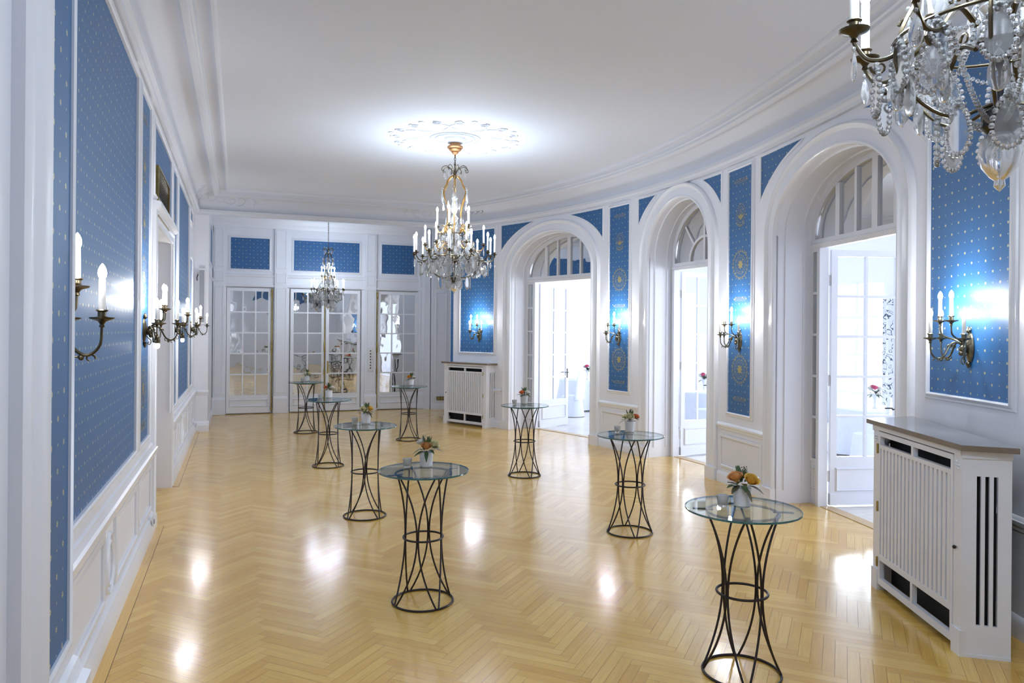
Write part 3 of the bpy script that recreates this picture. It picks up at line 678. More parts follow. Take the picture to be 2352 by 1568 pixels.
# ---- mirrored doors in the back wall
random.seed(12)
def back_leaf(i, s0, s1, cols, hinge, label, bolt=None, handle=None):
    root = empty('door_%d' % i, (s0, 18.1, 0)); struct(root, label)
    mp = lambda s, z, p: (s, -p, z)
    w_ = s1-s0; mb = MB(); mbp = MB(); f = lambda s, z, p: mp(s, z, p-.02)
    glazed(mb, mbp, f, .01, w_-.01, .36, 2.93, cols, 5, .05, .075, .03, .0022)
    lbox(mb, f, .01, w_-.01, .02, .36, -.02, .018); lbox(mb, f, .01, w_-.01, .02, .13, -.02, .028)
    sweep2(mb, lambda s, z, p: f(s, z, p+.018), rectpath(.1, w_-.1, .19, .32), True, FRT)
    mb.build('leaf_frame', M['wood_white'], root); mbp.build('mirror_panes', M['mirror'], root)
    if bolt is not None:
        mb = MB(); tube(mb, [(bolt, -.03, .05), (bolt, -.03, 2.93)], .013, 8)
        for z_, hh in ((.12, .05), (.95, .07), (1.55, .14), (2.82, .09)): lathe(mb, [(.006, -hh), (.022, -hh*.8), (.022, hh*.8), (.006, hh)], (bolt, -.035, z_), 8)
        mb.build('espagnolette_bolt', M['brass'], root)
    if handle is not None:
        mb = MB(); lbox(mb, f, handle-.018, handle+.018, .92, 1.22, .025, .032); tube(mb, [f(handle, 1.1, .03), f(handle, 1.1, .08), f(handle+.09, 1.1, .08)], .008)
        mb.build('door_handle', M['brass'], root)
back_leaf(8, -.27, .735, 3, 0, 'mirrored three-column door leaf beside the recess corner', bolt=1.0)
back_leaf(9, 1.14, 1.955, 2, 0, 'mirrored leaf of the central double door, recess corner side', bolt=.80)
back_leaf(10, 1.96, 2.80, 2, 0, 'mirrored leaf of the central double door with brass handle plate', handle=.06)
back_leaf(11, 3.20, 4.24, 3, 0, 'mirrored three-column door leaf nearest the far radiator', bolt=-.0)

# ------------------------------------------------------------------ fixtures on walls
# switch plate on back pilaster
root = empty('switch_panel', (3.035, 18.02, 1.25)); tag(root, 'white switch panel with a column of seven knobs between the mirrored doors', 'switch')
mb = MB(); box(mb, (-.06, -.01, -.28), (.06, .02, .28)); box(mb, (-.065, -.012, -.004), (.065, -.009, .004)); mb.build('plate', M['plastic'], root)
for k in range(7):
    mb = MB(); lathe(mb, [(.016, 0), (.014, .02), (.001, .024)], (0, 0, 0), 10); o = mb.build('knob', M['iron'], root); o.rotation_euler = (pi/2, 0, 0); o.location = (0, -.012, .21-k*.07)
for x_ in (-.05, .05):
    for z_ in (-.265, 0, .265): mb = MB(); ball(mb, (x_, -.012, z_), .006, 6, 4); mb.build('screw', M['iron'], root)
# triple brass socket near far radiator
root = empty('socket_plate', (4.66, 17.745, .28)); tag(root, 'brass triple wall socket plate on white wall left of the far radiator', 'socket')
mb = MB(); box(mb, (-.02, -.012, -.045), (.26, .0, .045)); mb.build('plate', M['iron'], root)
for k in range(3):
    mb = MB(); box(mb, (-.01+k*.085, -.02, -.036), (.062+k*.085, -.011, .036)); lathe(mb, [(.02, -.0), (.02, .01)], (0, 0, 0), 12) if False else None
    mb.build('socket_insert', M['brass'] if k < 2 else M['plastic'], root)
for yy, zz, lb in ((7.72, .15, 'small white wall socket in the skirting beside the doorway'), (15.1, .16, 'small white wall socket in the skirting by the far recess')):
    root = empty('wall_socket', (-.755, yy, zz)); tag(root, lb, 'socket')
    mb = MB(); box(mb, (0, -.04, -.04), (.012, .04, .04)); mb.build('plate', M['plastic'], root)
    mb = MB(); lathe(mb, [(.024, 0), (.024, .006), (.018, .006), (.018, .001)], (0, 0, 0), 14); o = mb.build('socket_insert', M['greyplastic'], root); o.rotation_euler = (0, pi/2, 0); o.location = (.012, 0, 0)
# vent grille over the doorway
root = empty('vent_grille', (-.8, 8.8, 3.38)); tag(root, 'dark louvred vent grille in brass frame over the near wall doorway', 'vent')
mb = MB(); mp = lambda s, z, p: (p, s, z)
sweep2(mb, mp, rectpath(-.60, .60, -.24, .24), True, [(0, 0), (0, .035), (.02, .035), (.02, 0)]); mb.build('frame', M['brass'], root)
mb = MB(); lgrid(mb, mp, -.6, .6, -.24, .24, .008); mb.build('backing', M['black'], root)
mb = MB()
for k in range(19):
    z_ = -.228+k*.0253; mb.add([mp(-.6, z_, .012), mp(.6, z_, .012), mp(.6, z_+.006, .03), mp(-.6, z_+.006, .03)], [(0, 1, 2, 3)])
mb.build('slats', M['silver_bronze'], root)
# column loudspeaker on the stub
root = empty('column_loudspeaker', (-.665, 15.3, 2.6)); tag(root, 'slim grey column loudspeaker mounted above the sconce at the far recess corner', 'loudspeaker')
mb = MB(); box(mb, (-.055, -.12, -.53), (.055, -.03, .53)); mb.build('cabinet', M['plastic'], root)
mb = MB(); box(mb, (-.045, -.126, -.50), (.045, -.119, .50)); mb.build('grille', M['greyplastic'], root)
mb = MB(); box(mb, (-.06, -.04, -.4), (-.03, 0, -.34)); mb.build('bracket', M['iron'], root); mb = MB(); box(mb, (-.06, -.04, .40), (-.03, 0, .46)); tube(mb, [(-.07, -.05, .42), (-.09, -.06, .36), (-.085, -.04, .30)], .008, 6); mb.build('bracket', M['iron'], root)

# ------------------------------------------------------------------ radiator covers
def radiator(A_, B_, bA, bB, label, hinge_side):
    """A_,B_ front corners on plan (A_ is on the viewer's left), bA,bB wall corners"""
    A_, B_, bA, bB = map(Vector, (A_, B_, bA, bB)); root = empty('radiator_cover', (A_.x, A_.y, 0)); tag(root, label, 'radiator cover', 'radiator covers')
    H = 1.28; d = (B_-A_); Wd = d.length; d.normalize(); n = Vector((d.y, -d.x))
    if n.dot(bA-A_) > 0: n = -n
    loc = lambda s, z, p: (d.x*s+n.x*p, d.y*s+n.y*p, z)
    rel = lambda v, z: (v.x-A_.x, v.y-A_.y, z)
    post = .09; mb = MB()
    lbox(mb, loc, 0, post, 0, H, -.05, 0); lbox(mb, loc, Wd-post, Wd, 0, H, -.05, 0)          # corner posts
    lbox(mb, loc, -.006, post+.004, 0, .16, -.05, .012); lbox(mb, loc, Wd-post-.004, Wd+.006, 0, .16, -.05, .012)
    lbox(mb, loc, 0, Wd, H-.035, H, -.05, .01)
    for s_ in (post/2, Wd-post/2):
        for q in range(6):
            a = 2*pi*q/6; c_ = loc(s_+.016*cos(a), H-.10+.022*sin(a), .002); ball(mb, c_, .010, 6, 4)
        ball(mb, loc(s_, H-.10, .003), .010, 6, 4)
    mb.build('carcass', M['wood_white'], root)
    # sides with three slots
    for P_, Q_ in ((B_, bB), (A_, bA)):
        e = Q_-P_; L = e.length; e.normalize(); mbs = MB(); mbk = MB(); o_ = P_-A_
        m2 = lambda s, z, p, e=e, o_=o_: (o_.x+e.x*s+e.y*p, o_.y+e.y*s-e.x*p, z)
        if (Vector((e.y, -e.x))).dot((A_+B_)/2-P_) > 0: m2 = lambda s, z, p, e=e, o_=o_: (o_.x+e.x*s-e.y*p, o_.y+e.y*s+e.x*p, z)
        sl = [L*.30, L*.47, L*.64]; sw = .024; z0, z1 = .20, 1.12
        xs = [0]+[v for q in sl for v in (q, q+sw)]+[L]
        for q in range(0, len(xs), 2): lbox(mbs, m2, xs[q], xs[q+1], 0, H, -.02, 0)
        for q in sl: lbox(mbs, m2, q, q+sw, 0, z0, -.02, 0); lbox(mbs, m2, q, q+sw, z1, H, -.02, 0)
        lbox(mbs, m2, 0, L, H-.05, H, 0, .012); lbox(mbs, m2, 0, L, 0, .02, 0, .004)
        mbs.build('side_panel', M['wood_white'], root)
        lbox(mbk, m2, L*.25, L*.75, .15, 1.15, -.06, -.05); mbk.build('slot_shade', M['black'], root)  # black sheet stands in for the shade seen through the slots
    # hinged front: rails, slats and openings
    mb = MB(); a, b = post+.006, Wd-post-.006; zb, zt = .05, H-.045
    lbox(mb, loc, a, a+.028, zb, zt, -.03, .004); lbox(mb, loc, b-.028, b, zb, zt, -.03, .004)
    lbox(mb, loc, a+.028, b-.028, zb, zb+.05, -.03, .004); lbox(mb, loc, a+.028, b-.028, zt-.035, zt, -.03, .004)
    lbox(mb, loc, a+.028, b-.028, zb+.19, zb+.235, -.03, .004); lbox(mb, loc, a+.028, b-.028, zt-.13, zt-.10, -.03, .004)
    mid = (a+b)/2
    lbox(mb, loc, mid-.015, mid+.015, zb+.05, zb+.19, -.03, .004); lbox(mb, loc, mid-.015, mid+.015, zt-.10, zt-.035, -.03, .004)
    fr = mb.build('door', M['wood_white'], root)
    ns = 18; a1, b1 = a+.028, b-.028; mb = MB()
    for k in range(ns):
        c_ = a1+(b1-a1)*(k+.5)/ns; wS = (b1-a1)/ns*.31; lbox(mb, loc, c_-wS, c_+wS, zb+.235, zt-.13, -.028, .0)
    mb.build('slats', M['wood_white'], fr)
    mb = MB(); lgrid(mb, loc, a, b, zb+.21, zt-.115, -.055); mb.build('slat_gap_shade', M['greyplastic'], fr)  # gap shade between the slats is put into this sheet's grey
    mb = MB(); lgrid(mb, loc, a, b, zb, zt, -.10); mb.build('slot_shade', M['black'], root)  # near-black sheet paints the shade inside the cover
    hs = post-.004 if hinge_side == 0 else Wd-post+.004
    for z_ in (.22, .65, 1.1):
        mb = MB(); lathe(mb, [(.003, -.04), (.008, -.036), (.008, .036), (.003, .04)], loc(hs, z_, .008), 8); mb.build('hinge', M['brass'], root)
    mb = MB(); ball(mb, loc(Wd-post+.03 if hinge_side == 0 else post-.03, .66, .012), .012, 8, 6); mb.build('knob', M['iron'], root)
    # stone top, overhanging
    fA, fB = A_-d*.07+n*.03, B_+d*.05+n*.03
    pts = [rel(fA, 0), rel(fB, 0), rel(bB+(bB-bA).normalized()*.09, 0), rel(bA-(bB-bA).normalized()*.07, 0)]
    mb = MB(); t0, t1 = H, H+.035
    mb.add([(x, y, t1) for x, y, _ in pts], [(0, 1, 2, 3)], 0); k = 4
    mb.add([(x, y, z) for z in (t0, t1) for x, y, _ in pts], [(i, (i+1) % 4, 4+(i+1) % 4, 4+i) for i in range(4)]+[(3, 2, 1, 0)], 1)
    mb.build('stone_top', [M['stone'], M['stone_edge']], root)
    return root
radiator((4.72, 4.42), (4.21, 3.27), (5.20, 4.45), (4.43, 3.11), 'white slatted radiator cover with grey stone top under the nearest wide blue panel', 0)
radiator((4.14, 15.2), (4.72, 14.10), (4.42, 15.33), (5.03, 14.26), 'white slatted radiator cover far away beside the farthest arch', 1)

# ------------------------------------------------------------------ sconces
def lamp(parent, loc, energy, r=.022, col=None):
    d = bpy.data.lights.new('lamp', 'POINT'); d.energy = energy; d.color = col or LAMP; d.shadow_soft_size = r
    o = bpy.data.objects.new('lamp', d); COL.objects.link(o); o.parent = parent; o.location = loc; return o
CUP = [(.004, -.045), (.012, -.04), (.008, -.03), (.016, -.018), (.045, -.008), (.048, -.002), (.03, -.002), (.016, .002), (.016, .02), (.024, .026), (.02, .03), (.001, .03)]
def candle_parts(arm, loc, ch=.125, cr=.0135, cm='bronze', sc_=1.0):
    mb = MB(); lathe(mb, [(r*sc_, z*sc_) for r, z in CUP], loc, 16); mb.build('drip_pan', M[cm], arm)
    z0 = loc[2]+.028*sc_; mb = MB(); lathe(mb, [(cr, 0), (cr*.94, ch), (cr*.6, ch+.004)], (loc[0], loc[1], z0), 12); mb.build('candle_sleeve', M['candle'], arm)
    mb = MB(); br = cr*1.25; lathe(mb, [(br*.55, 0), (br*.9, .012), (br, .024), (br*.86, .040), (br*.5, .054), (.001, .064)], (loc[0], loc[1], z0+ch), 12, cap=False); mb.build('bulb', M['bulb'], arm)
    return (loc[0], loc[1], z0+ch+.03)
def make_sconce(metal, down=False):
    """local: +x out of the wall, y along it"""
    root = empty('wall_sconce'); m_ = M[metal]
    mb = MB(); prof = [(0.001, .030), (.02, .030), (.03, .022), (.045, .020), (.055, .012), (.062, .010), (.066, 0)]
    N = 28; vs = []
    for r, h in prof:
        for k in range(N): a = 2*pi*k/N; vs.append((h, r*cos(a)*.85, r*1.75*sin(a)))
    mb.add(vs, [(i*N+k, i*N+(k+1) % N, (i+1)*N+(k+1) % N, (i+1)*N+k) for i in range(len(prof)-1) for k in range(N)])
    for sg in (-1, 1):
        for q in range(3): ball(mb, (.012, 0, sg*(.12+.012*q)), .018-.004*q, 8, 5)
        tube(mb, [(.01, .02*cos(t_), sg*(.125+.02*sin(t_))) for t_ in [k*.5 for k in range(9)]], .006, 6)
    ball(mb, (.045, 0, -.01), .032, 10, 6); ball(mb, (.06, 0, -.045), .02, 8, 6)
    tube(mb, cat([(.02, 0, -.05), (.06, 0, -.09), (.05, 0, -.125), (.035, 0, -.115), (.045, 0, -.10)], 5), .004, 6)
    mb.build('back_plate', m_, root)
    lights = []
    arms = [(0, .245, .07, 'low'), (62, .20, .07, 'low'), (-62, .20, .07, 'low'), (32, .165, .20, 'up'), (-32, .165, .20, 'up')]
    for az, reach, zc, kd in arms:
        ca, sa = cos(radians(az)), sin(radians(az)); P = lambda r, z: (.03+r*ca, r*sa, z)
        mb = MB()
        if kd == 'low': pts = [P(0, -.01), P(reach*.22, .035), P(reach*.42, .02), P(reach*.6, -.06), P(reach*.8, -.085), P(reach*.97, -.045), P(reach, .03)]
        else: pts = [P(0, 0), P(reach*.35, .05), P(reach*.7, .07), P(reach*.95, .10), P(reach, .16)]
        pp = cat(pts, 6); tube(mb, pp, [.0085-.003*i/len(pp) for i in range(len(pp))], 8)
        if kd == 'low':
            for (r0, z0, sg) in ((.45, .0, 1), (.62, -.075, -1), (.83, -.1, 1)):
                c_ = P(reach*r0, z0); tube(mb, [(c_[0]+(.022-.002*k)*cos(k*.6)*ca, c_[1]+(.022-.002*k)*cos(k*.6)*sa, c_[2]+(.022-.002*k)*sin(k*.6)*sg) for k in range(9)], [.005-.0003*k for k in range(9)], 6)
            ball(mb, P(reach*.7, -.095), .012, 8, 5)
        arm = mb.build('candle_arm', m_, root)
        lp = candle_parts(arm, P(reach, zc), .125, .0135, metal)
        lights.append(lp)
    if down:
        mb = MB(); lathe(mb, [(.006, 0), (.01, -.02), (.022, -.03), (.026, -.07), (.02, -.085), (.001, -.085)], (.11, 0, -.03), 14); tube(mb, [(.03, 0, -.02), (.07, 0, -.0), (.11, 0, -.03)], .006); ds = mb.build('down_light', m_, root)
        mb = MB(); ball(mb, (.11, 0, -.135), .024, 12, 8, 1.15); mb.build('bulb', M['bulb'], ds); lights.append((.11, 0, -.135))
    return root, lights
def place_sconce(x, y, z, rz, metal, down, label, grp):
    key = (metal, down)
    if key not in KIDS:
        root, lights = make_sconce(metal, down); KIDS[key] = (root, lights)
    else:
        src, lights = KIDS[key]; root = src.copy(); COL.objects.link(root)
        for ch in src.children:
            if ch.type == 'LIGHT': continue
            copy_tree(ch, root)
    root.location = (x, y, z); root.rotation_euler = (0, 0, rz); tag(root, label, 'wall light', grp)
    return root, lights
sconces = []
for yy, dn, lb in ((3.36, False, 'bronze candle wall light on the near blue panel, partly hidden by the moulded pier'),
                   (7.265, True, 'bronze candle wall light on the blue strip just before the near wall doorway'),
                   (10.43, True, 'bronze candle wall light on the blue strip just past the near wall doorway'),
                   (13.9, False, 'bronze candle wall light close to the far recess corner, farthest along the near wall')):
    sconces.append(place_sconce(-.794, yy, 1.97, 0, 'bronze', dn, lb, 'bronze sconces on the near wall'))
for a_, lb in ((28.3, 'pale bronze candle wall light on the wide blue panel above the far radiator'),
               (8.35, 'pale bronze candle wall light on the medallion strip between the farthest and middle arches'),
               (-7.4, 'pale bronze candle wall light on the medallion strip between the middle and nearest arches'),
               (-27.3, 'pale bronze candle wall light on the wide blue panel above the near radiator')):
    x, y, _ = W0(S(a_), 0, .006); sconces.append(place_sconce(x, y, 1.90, radians(a_+180), 'silver_bronze', False, lb, 'pale sconces on the curved wall'))
for root, lights in sconces:
    for lp in lights: lamp(root, (lp[0], lp[1], lp[2]), SC_W, .022, LAMP_W)

# ------------------------------------------------------------------ chandeliers
def almond_mesh(hh, ww):
    mb = MB(); n = 8; prof = [(.0005, 0), (.16, .10), (.34, .26), (.48, .48), (.5, .66), (.38, .86), (.18, .97), (.0005, 1)]
    lathe(mb, [(r*ww, -z*hh) for r, z in prof], (0, 0, 0), n, 0, 1, .42)
    ball(mb, (0, 0, .008), .007, 6, 4); return mb
def loop_mesh(hh, ww, nb=22):
    mb = MB(); pts = []
    for k in range(nb):
        a = 2*pi*k/nb; x = ww/2*sin(a)*(.35+.65*sqrt(max(0, (1-cos(a))/2))); z = -hh/2*(1-cos(a)); pts.append((x, 0, z))
    per = sum((Vector(pts[i])-Vector(pts[i-1])).length for i in range(nb))/nb
    for p in pts: ball(mb, p, per*.56, 7, 4)
    q = [(x*.86, y_, -hh*.06+z*.88) for x, _, z in pts for y_ in (-.0012, .0012)]
    k = nb; mb.add(q, [tuple(range(0, 2*k, 2)), tuple(range(2*k-1, 0, -2))])
    ball(mb, (0, 0, .010), .008, 6, 4); return mb
PEND = {}
def pendant(kind, hh, ww, parent, loc, rz):
    key = (kind, hh, ww)
    if key not in PEND:
        mb = almond_mesh(hh, ww) if kind == 'almond' else loop_mesh(hh, ww); o = mb.build('crystal_pendant', M['crystal'], parent, smooth=25); PEND[key] = o.data
    else:
        o = bpy.data.objects.new('crystal_pendant', PEND[key]); COL.objects.link(o); o.parent = parent
    o.location = loc; o.rotation_euler = (0, 0, rz); return o
def make_chandelier(rs, zs, nlow, nmid, nup, es=1.0, hang=.36, tie='gilt', canopy=True):
    """local origin on the ceiling point; crown at -hang. rs/zs scale radii/heights, es element size"""
    root = empty('chandelier')
    T = -hang
    if canopy:
        mb = MB(); lathe(mb, [(.001, -.012), (.076, -.012), (.074, -.09), (.08, -.098), (.104, -.102), (.109, -.112), (.109, -.122), (.10, -.13), (.088, -.134), (.084, -.15), (.064, -.17), (.05, -.174), (.046, -.19), (.024, -.208), (.01, -.215), (.008, -.25)], (0, 0, 0), 32); mb.build('canopy', M['copper'], root, smooth=28)
        mb = MB(); lathe(mb, [(.001, 0), (.095, 0), (.095, -.012), (.001, -.012)], (0, 0, 0), 28); mb.build('canopy_plate', M['wood_white'], root)
    mb = MB(); z = -.22 if canopy else 0.0; k = 0
    while z > T+.02:
        pts = [((.012*cos(a) if k % 2 else 0), (0 if k % 2 else .012*cos(a)), z-.02+.024*sin(a)) for a in [2*pi*j/10 for j in range(10)]]; tube(mb, pts, .0035, 5, True); z -= .034; k += 1
    mb.build('chain', M['bronze'], root)
    # central stem with crystal balusters
    zz = lambda v: T-(v-.36)*zs       # v measured in metres below ceiling on the big one
    mb = MB(); tube(mb, [(0, 0, T+.02), (0, 0, zz(1.9))], .008, 8)
    lathe(mb, [(.01, 0), (.03, -.02), (.022, -.05), (.012, -.07)], (0, 0, zz(.48)), 12); lathe(mb, [(.01, .05), (.06*es, .02), (.07*es, -.02), (.04*es, -.05), (.015, -.08)], (0, 0, zz(1.62)), 16)
    lathe(mb, [(.01, .03), (.05*es, .01), (.055*es, -.03), (.02, -.06)], (0, 0, zz(1.90)), 16); mb.build('stem', M['bronze' if canopy else 'pewter'], root)
    mb = MB(); bp_ = [(.012, 0), (.045, -.03), (.03, -.07), (.05, -.12), (.06, -.17), (.035, -.22), (.02, -.25), (.055, -.30), (.03, -.34), (.012, -.36)]
    lathe(mb, [(r*es, z_*es) for r, z_ in bp_], (0, 0, zz(.78)), 12); mb.build('crystal_baluster', M['crystal'], root, smooth=30); mb = MB(); lathe(mb, [(r*es*1.15, z_*es*1.1) for r, z_ in bp_], (0, 0, zz(1.18)), 12); mb.build('crystal_baluster', M['crystal'], root, smooth=30); mb = MB()
    lathe(mb, [(.01, .0), (.03*es, -.01), (.055*es, -.035), (.062*es, -.07), (.052*es, -.105), (.03*es, -.13), (.012, -.14), (.014, -.155), (.001, -.17)], (0, 0, zz(1.94)), 16); mb.build('crystal_ball', M['crystal'], root, smooth=30)
    # crown scrolls
    for q in range(8):
        a = 2*pi*q/8; ca, sa = cos(a), sin(a)
        pts = cat([(.01*ca, .01*sa, zz(.50)), (.05*rs*ca, .05*rs*sa, zz(.42)), (.12*rs*ca, .12*rs*sa, zz(.375)), (.175*rs*ca, .175*rs*sa, zz(.40)), (.185*rs*ca, .185*rs*sa, zz(.44)), (.16*rs*ca, .16*rs*sa, zz(.445)), (.155*rs*ca, .155*rs*sa, zz(.425))], 4)
        mb = MB(); tube(mb, pts, .005, 6); sc2 = mb.build('crown_scroll', M['bronze'], root)
        pendant('almond', round(.075*es, 3), round(.04*es, 3), sc2, (.15*rs*ca, .15*rs*sa, zz(.45)-.012), a+pi/2)
    # cage ribs
    nr = 6
    for q in range(nr):
        a = 2*pi*q/nr+.2; ca, sa = cos(a), sin(a)
        prof = [(.012, .50), (.06, .52), (.11, .58), (.125, .63), (.17, .70), (.165, .78), (.12, .90), (.10, 1.02), (.11, 1.15), (.16, 1.28), (.26, 1.42), (.36, 1.56), (.40, 1.70), (.32, 1.83), (.18, 1.90), (.03, 1.86)]
        mb = MB(); tube(mb, cat([(r*rs*ca, r*rs*sa, zz(v)) for r, v in prof[:10]], 4), .0085*es, 7)
        mk = MB(); tube(mk, cat([(r*rs*ca, r*rs*sa, zz(v)) for r, v in prof[9:]], 4), .0062*es, 7)
        c0 = (.17*rs, .70)
        rib = mb.build('cage_rib', M['gilt' if canopy else 'bronze'], root); mk.build('basket_rib', M['bronze'], root)
        pendant('almond', round(.13*es, 3), round(.05*es, 3), rib, (.19*rs*ca, .19*rs*sa, zz(.74)), a+pi/2)
        pendant('almond', round(.10*es, 3), round(.045*es, 3), rib, (.15*rs*cos(a+.5), .15*rs*sin(a+.5), zz(.88)), a)
        mb = MB()
        for j in range(5): aa = 2*pi*j/5; ball(mb, (.185*rs*ca-.018*sa*cos(aa), .185*rs*sa+.018*ca*cos(aa), zz(.70)+.018*sin(aa)), .010, 6, 4)
        mb.build('crystal_rosette', M['crystal'], rib)
    mb = MB()
    for v, r_ in ((1.30, .17), (1.62, .39)):
        tube(mb, [(r_*rs*cos(2*pi*k/36), r_*rs*sin(2*pi*k/36), zz(v)) for k in range(36)], .006*es, 6, True)
    mb.build('ring_band', M['bronze'], root)
    # arms
    def tier(n, R_, vcup, vroot, off, ch, mat='bronze', dip=.10):
        proto = None; pos = []
        for q in range(n):
            a = off+2*pi*q/n
            if proto is None:
                mb = MB(); R1 = R_*rs; z0, z1 = zz(vroot), zz(vcup)
                pts = cat([(R1*.30, 0, z0), (R1*.48, 0, z0+.04*zs), (R1*.60, 0, z1-.03), (R1*.74, 0, z1-dip), (R1*.90, 0, z1-dip*1.05), (R1*.99, 0, z1-dip*.55), (R1, 0, z1-.035)], 5)
                tube(mb, pts, [.0095*es-.003*es*i/len(pts) for i in range(len(pts))], 7)
                for cc, sg in (((R1*.62, z1-.0), 1), ((R1*.82, z1-dip*1.3), -1), ((R1*.45, z0+.06*zs), 1)):
                    tube(mb, [(cc[0]+(.03-.0028*k)*es*cos(k*.6), 0, cc[1]+(.03-.0028*k)*es*sin(k*.6)*sg) for k in range(10)], [(.006-.0004*k)*es for k in range(10)], 6)
                arm = mb.build('candle_arm', M[mat], root)
                lp = candle_parts(arm, (R1, 0, z1), ch, .0125, 'bronze', .85)
                pendant('almond', round(.10*es, 3), round(.048*es, 3), arm, (R1, 0, z1-dip*.75), pi/2)
                pendant('loop', round(.16*es, 3), round(.10*es, 3), arm, (R1*.84, 0, z1-dip*1.35), pi/2)
                pendant('almond', round(.13*es, 3), round(.06*es, 3), arm, (R1*.70, 0, z1-dip*1.5), 0)
                arm.rotation_euler = (0, 0, a); proto = arm; L0 = lp
            else:
                arm = copy_tree(proto, root); arm.rotation_euler = (0, 0, a)
            pos.append((L0[0]*cos(a), L0[0]*sin(a), L0[2]))
        return pos
    P1 = tier(nlow, .55, 1.57, 1.62, .13, .18*zs, dip=.10*es)
    P2 = tier(nmid, .40, 1.44, 1.50, .13+pi/max(1, nmid), .18*zs, 'gilt', dip=.08*es) if nmid else []
    P3 = tier(nup, .235, 1.20, 1.30, .35, .18*zs, 'gilt', dip=.07*es)
    # hanging pendants, ring by ring
    for v, r_, n, kd, hh, ww in ((1.08, .12, 6, 'almond', .10, .045), (1.30, .17, 8, 'almond', .11, .05), (1.64, .39, 14, 'loop', .16, .10), (1.76, .35, 14, 'almond', .13, .06), (1.88, .22, 10, 'loop', .16, .10), (1.42, .27, 12, 'almond', .13, .055), (1.52, .34, 12, 'almond', .12, .055)):
        n = max(4, int(n*(.6+.4*rs)))
        for q in range(n):
            a = 2*pi*(q+.5*(v > 1.5))/n; pendant(kd, round(hh*es, 3), round(ww*es, 3), root, (r_*rs*cos(a), r_*rs*sin(a), zz(v)), a+pi/2)
    # bead strands
    ns = 12 if rs > .9 else 9
    for q in range(ns):
        a = 2*pi*q/ns; mb = MB()
        for k in range(26):
            t_ = k/25; r_ = (.17+.22*t_)*rs-.05*sin(pi*t_)*rs; ball(mb, (r_*cos(a), r_*sin(a), zz(1.30+.34*t_+.05*sin(pi*t_))), .0085*es, 6, 4)
        mb.build('bead_strand', M['crystal'], root); mb = MB()
        for k in range(15):
            t_ = k/14; a2 = a+2*pi/ns*t_; r_ = .39*rs; ball(mb, (r_*cos(a2), r_*sin(a2), zz(1.63+.06*sin(pi*t_))), .008*es, 6, 4)
        mb.build('bead_strand', M['crystal'], root); mb = MB()
        for k in range(26):
            t_ = k/25; r_ = (.39-.33*t_)*rs; ball(mb, (r_*cos(a+.2), r_*sin(a+.2), zz(1.66+.27*sin(pi/2*t_))), .0095*es, 6, 4)
        mb.build('bead_strand', M['crystal'], root)
    return root, P1+P2+P3
chA, LA = make_chandelier(1.0, 1.0, 12, 6, 5, 1.0, .36)
chA.location = (RX, RY, HC); tag(chA, 'large gilt crystal chandelier with many candle lamps hanging from the ceiling rose', 'chandelier', 'crystal chandeliers')
for p in LA: lamp(chA, p, CH_W)
chB, LB = make_chandelier(.655, .775, 9, 0, 4, .82, .93, canopy=False)
chB.location = (1.876, 16.85, 4.75); tag(chB, 'small crystal chandelier on a long chain in the far recess before the mirrored doors', 'chandelier', 'crystal chandeliers')
chC = copy_tree(chB); chC.location = (1.88, 1.36, 4.70); chC.rotation_euler = (0, 0, .35); tag(chC, 'crystal chandelier close overhead in the top corner, cut off by the picture edge', 'chandelier', 'crystal chandeliers')
for p in LB: lamp(chB, p, CH_W*.8)
for p in LB: lamp(chC, p, CH_W*1.6)

# ------------------------------------------------------------------ bar tables
def make_table():
    root = empty('bar_table'); HT = .955
    mb = MB(); R0 = .332
    lathe(mb, [(.001, 0), (R0-.002, 0)], (0, 0, HT+.012), 64, cap=False); lathe(mb, [(.001, 0), (R0-.002, 0)], (0, 0, HT), 64, cap=False)
    lathe(mb, [(R0-.002, 0), (R0, .0015), (R0, .0105), (R0-.002, .012)], (0, 0, HT), 64, 1, cap=False)
    mb.build('glass_top', [M['tabletop'], M['edge']], root)
    for r_, z_, nm in ((.222, .008, 'base_ring'), (.145, .475, 'waist_ring'), (.205, HT-.012, 'top_ring')):
        mb = MB(); tube(mb, [(r_*cos(2*pi*k/56), r_*sin(2*pi*k/56), z_) for k in range(56)], .0078, 8, True)
        if nm == 'top_ring':
            for q in range(4):
                a = pi/2*q; ca, sa = cos(a), sin(a)
                mb.add([(r*ca-s_*sa, r*sa+s_*ca, z) for z in (HT-.006, HT-.0005) for r, s_ in ((.17, -.014), (.285, -.014), (.285, .014), (.17, .014))], BOXF)
        mb.build(nm, M['iron'], root)
    for q in range(4):
        th = pi/2*q
        for sg in (-1, 1):
            top = Vector((.205*cos(th+sg*.06), .205*sin(th+sg*.06), HT-.014)); bot = Vector((.222*cos(th+sg*.05), .222*sin(th+sg*.05), .010)); wa = th+sg*radians(43); W_p = Vector((.137*cos(wa), .137*sin(wa), .475))
            pts = []
            for k in range(25):
                t_ = k/24; b_ = 1-(2*t_-1)**2; ms = top.lerp(bot, .5); p = top.lerp(bot, t_); off = (W_p-ms); off.z = 0; pts.append(p+off*b_)
            mb = MB(); tube(mb, pts, .0068, 7); mb.build('rod', M['iron'], root)
    return root
tb = make_table()
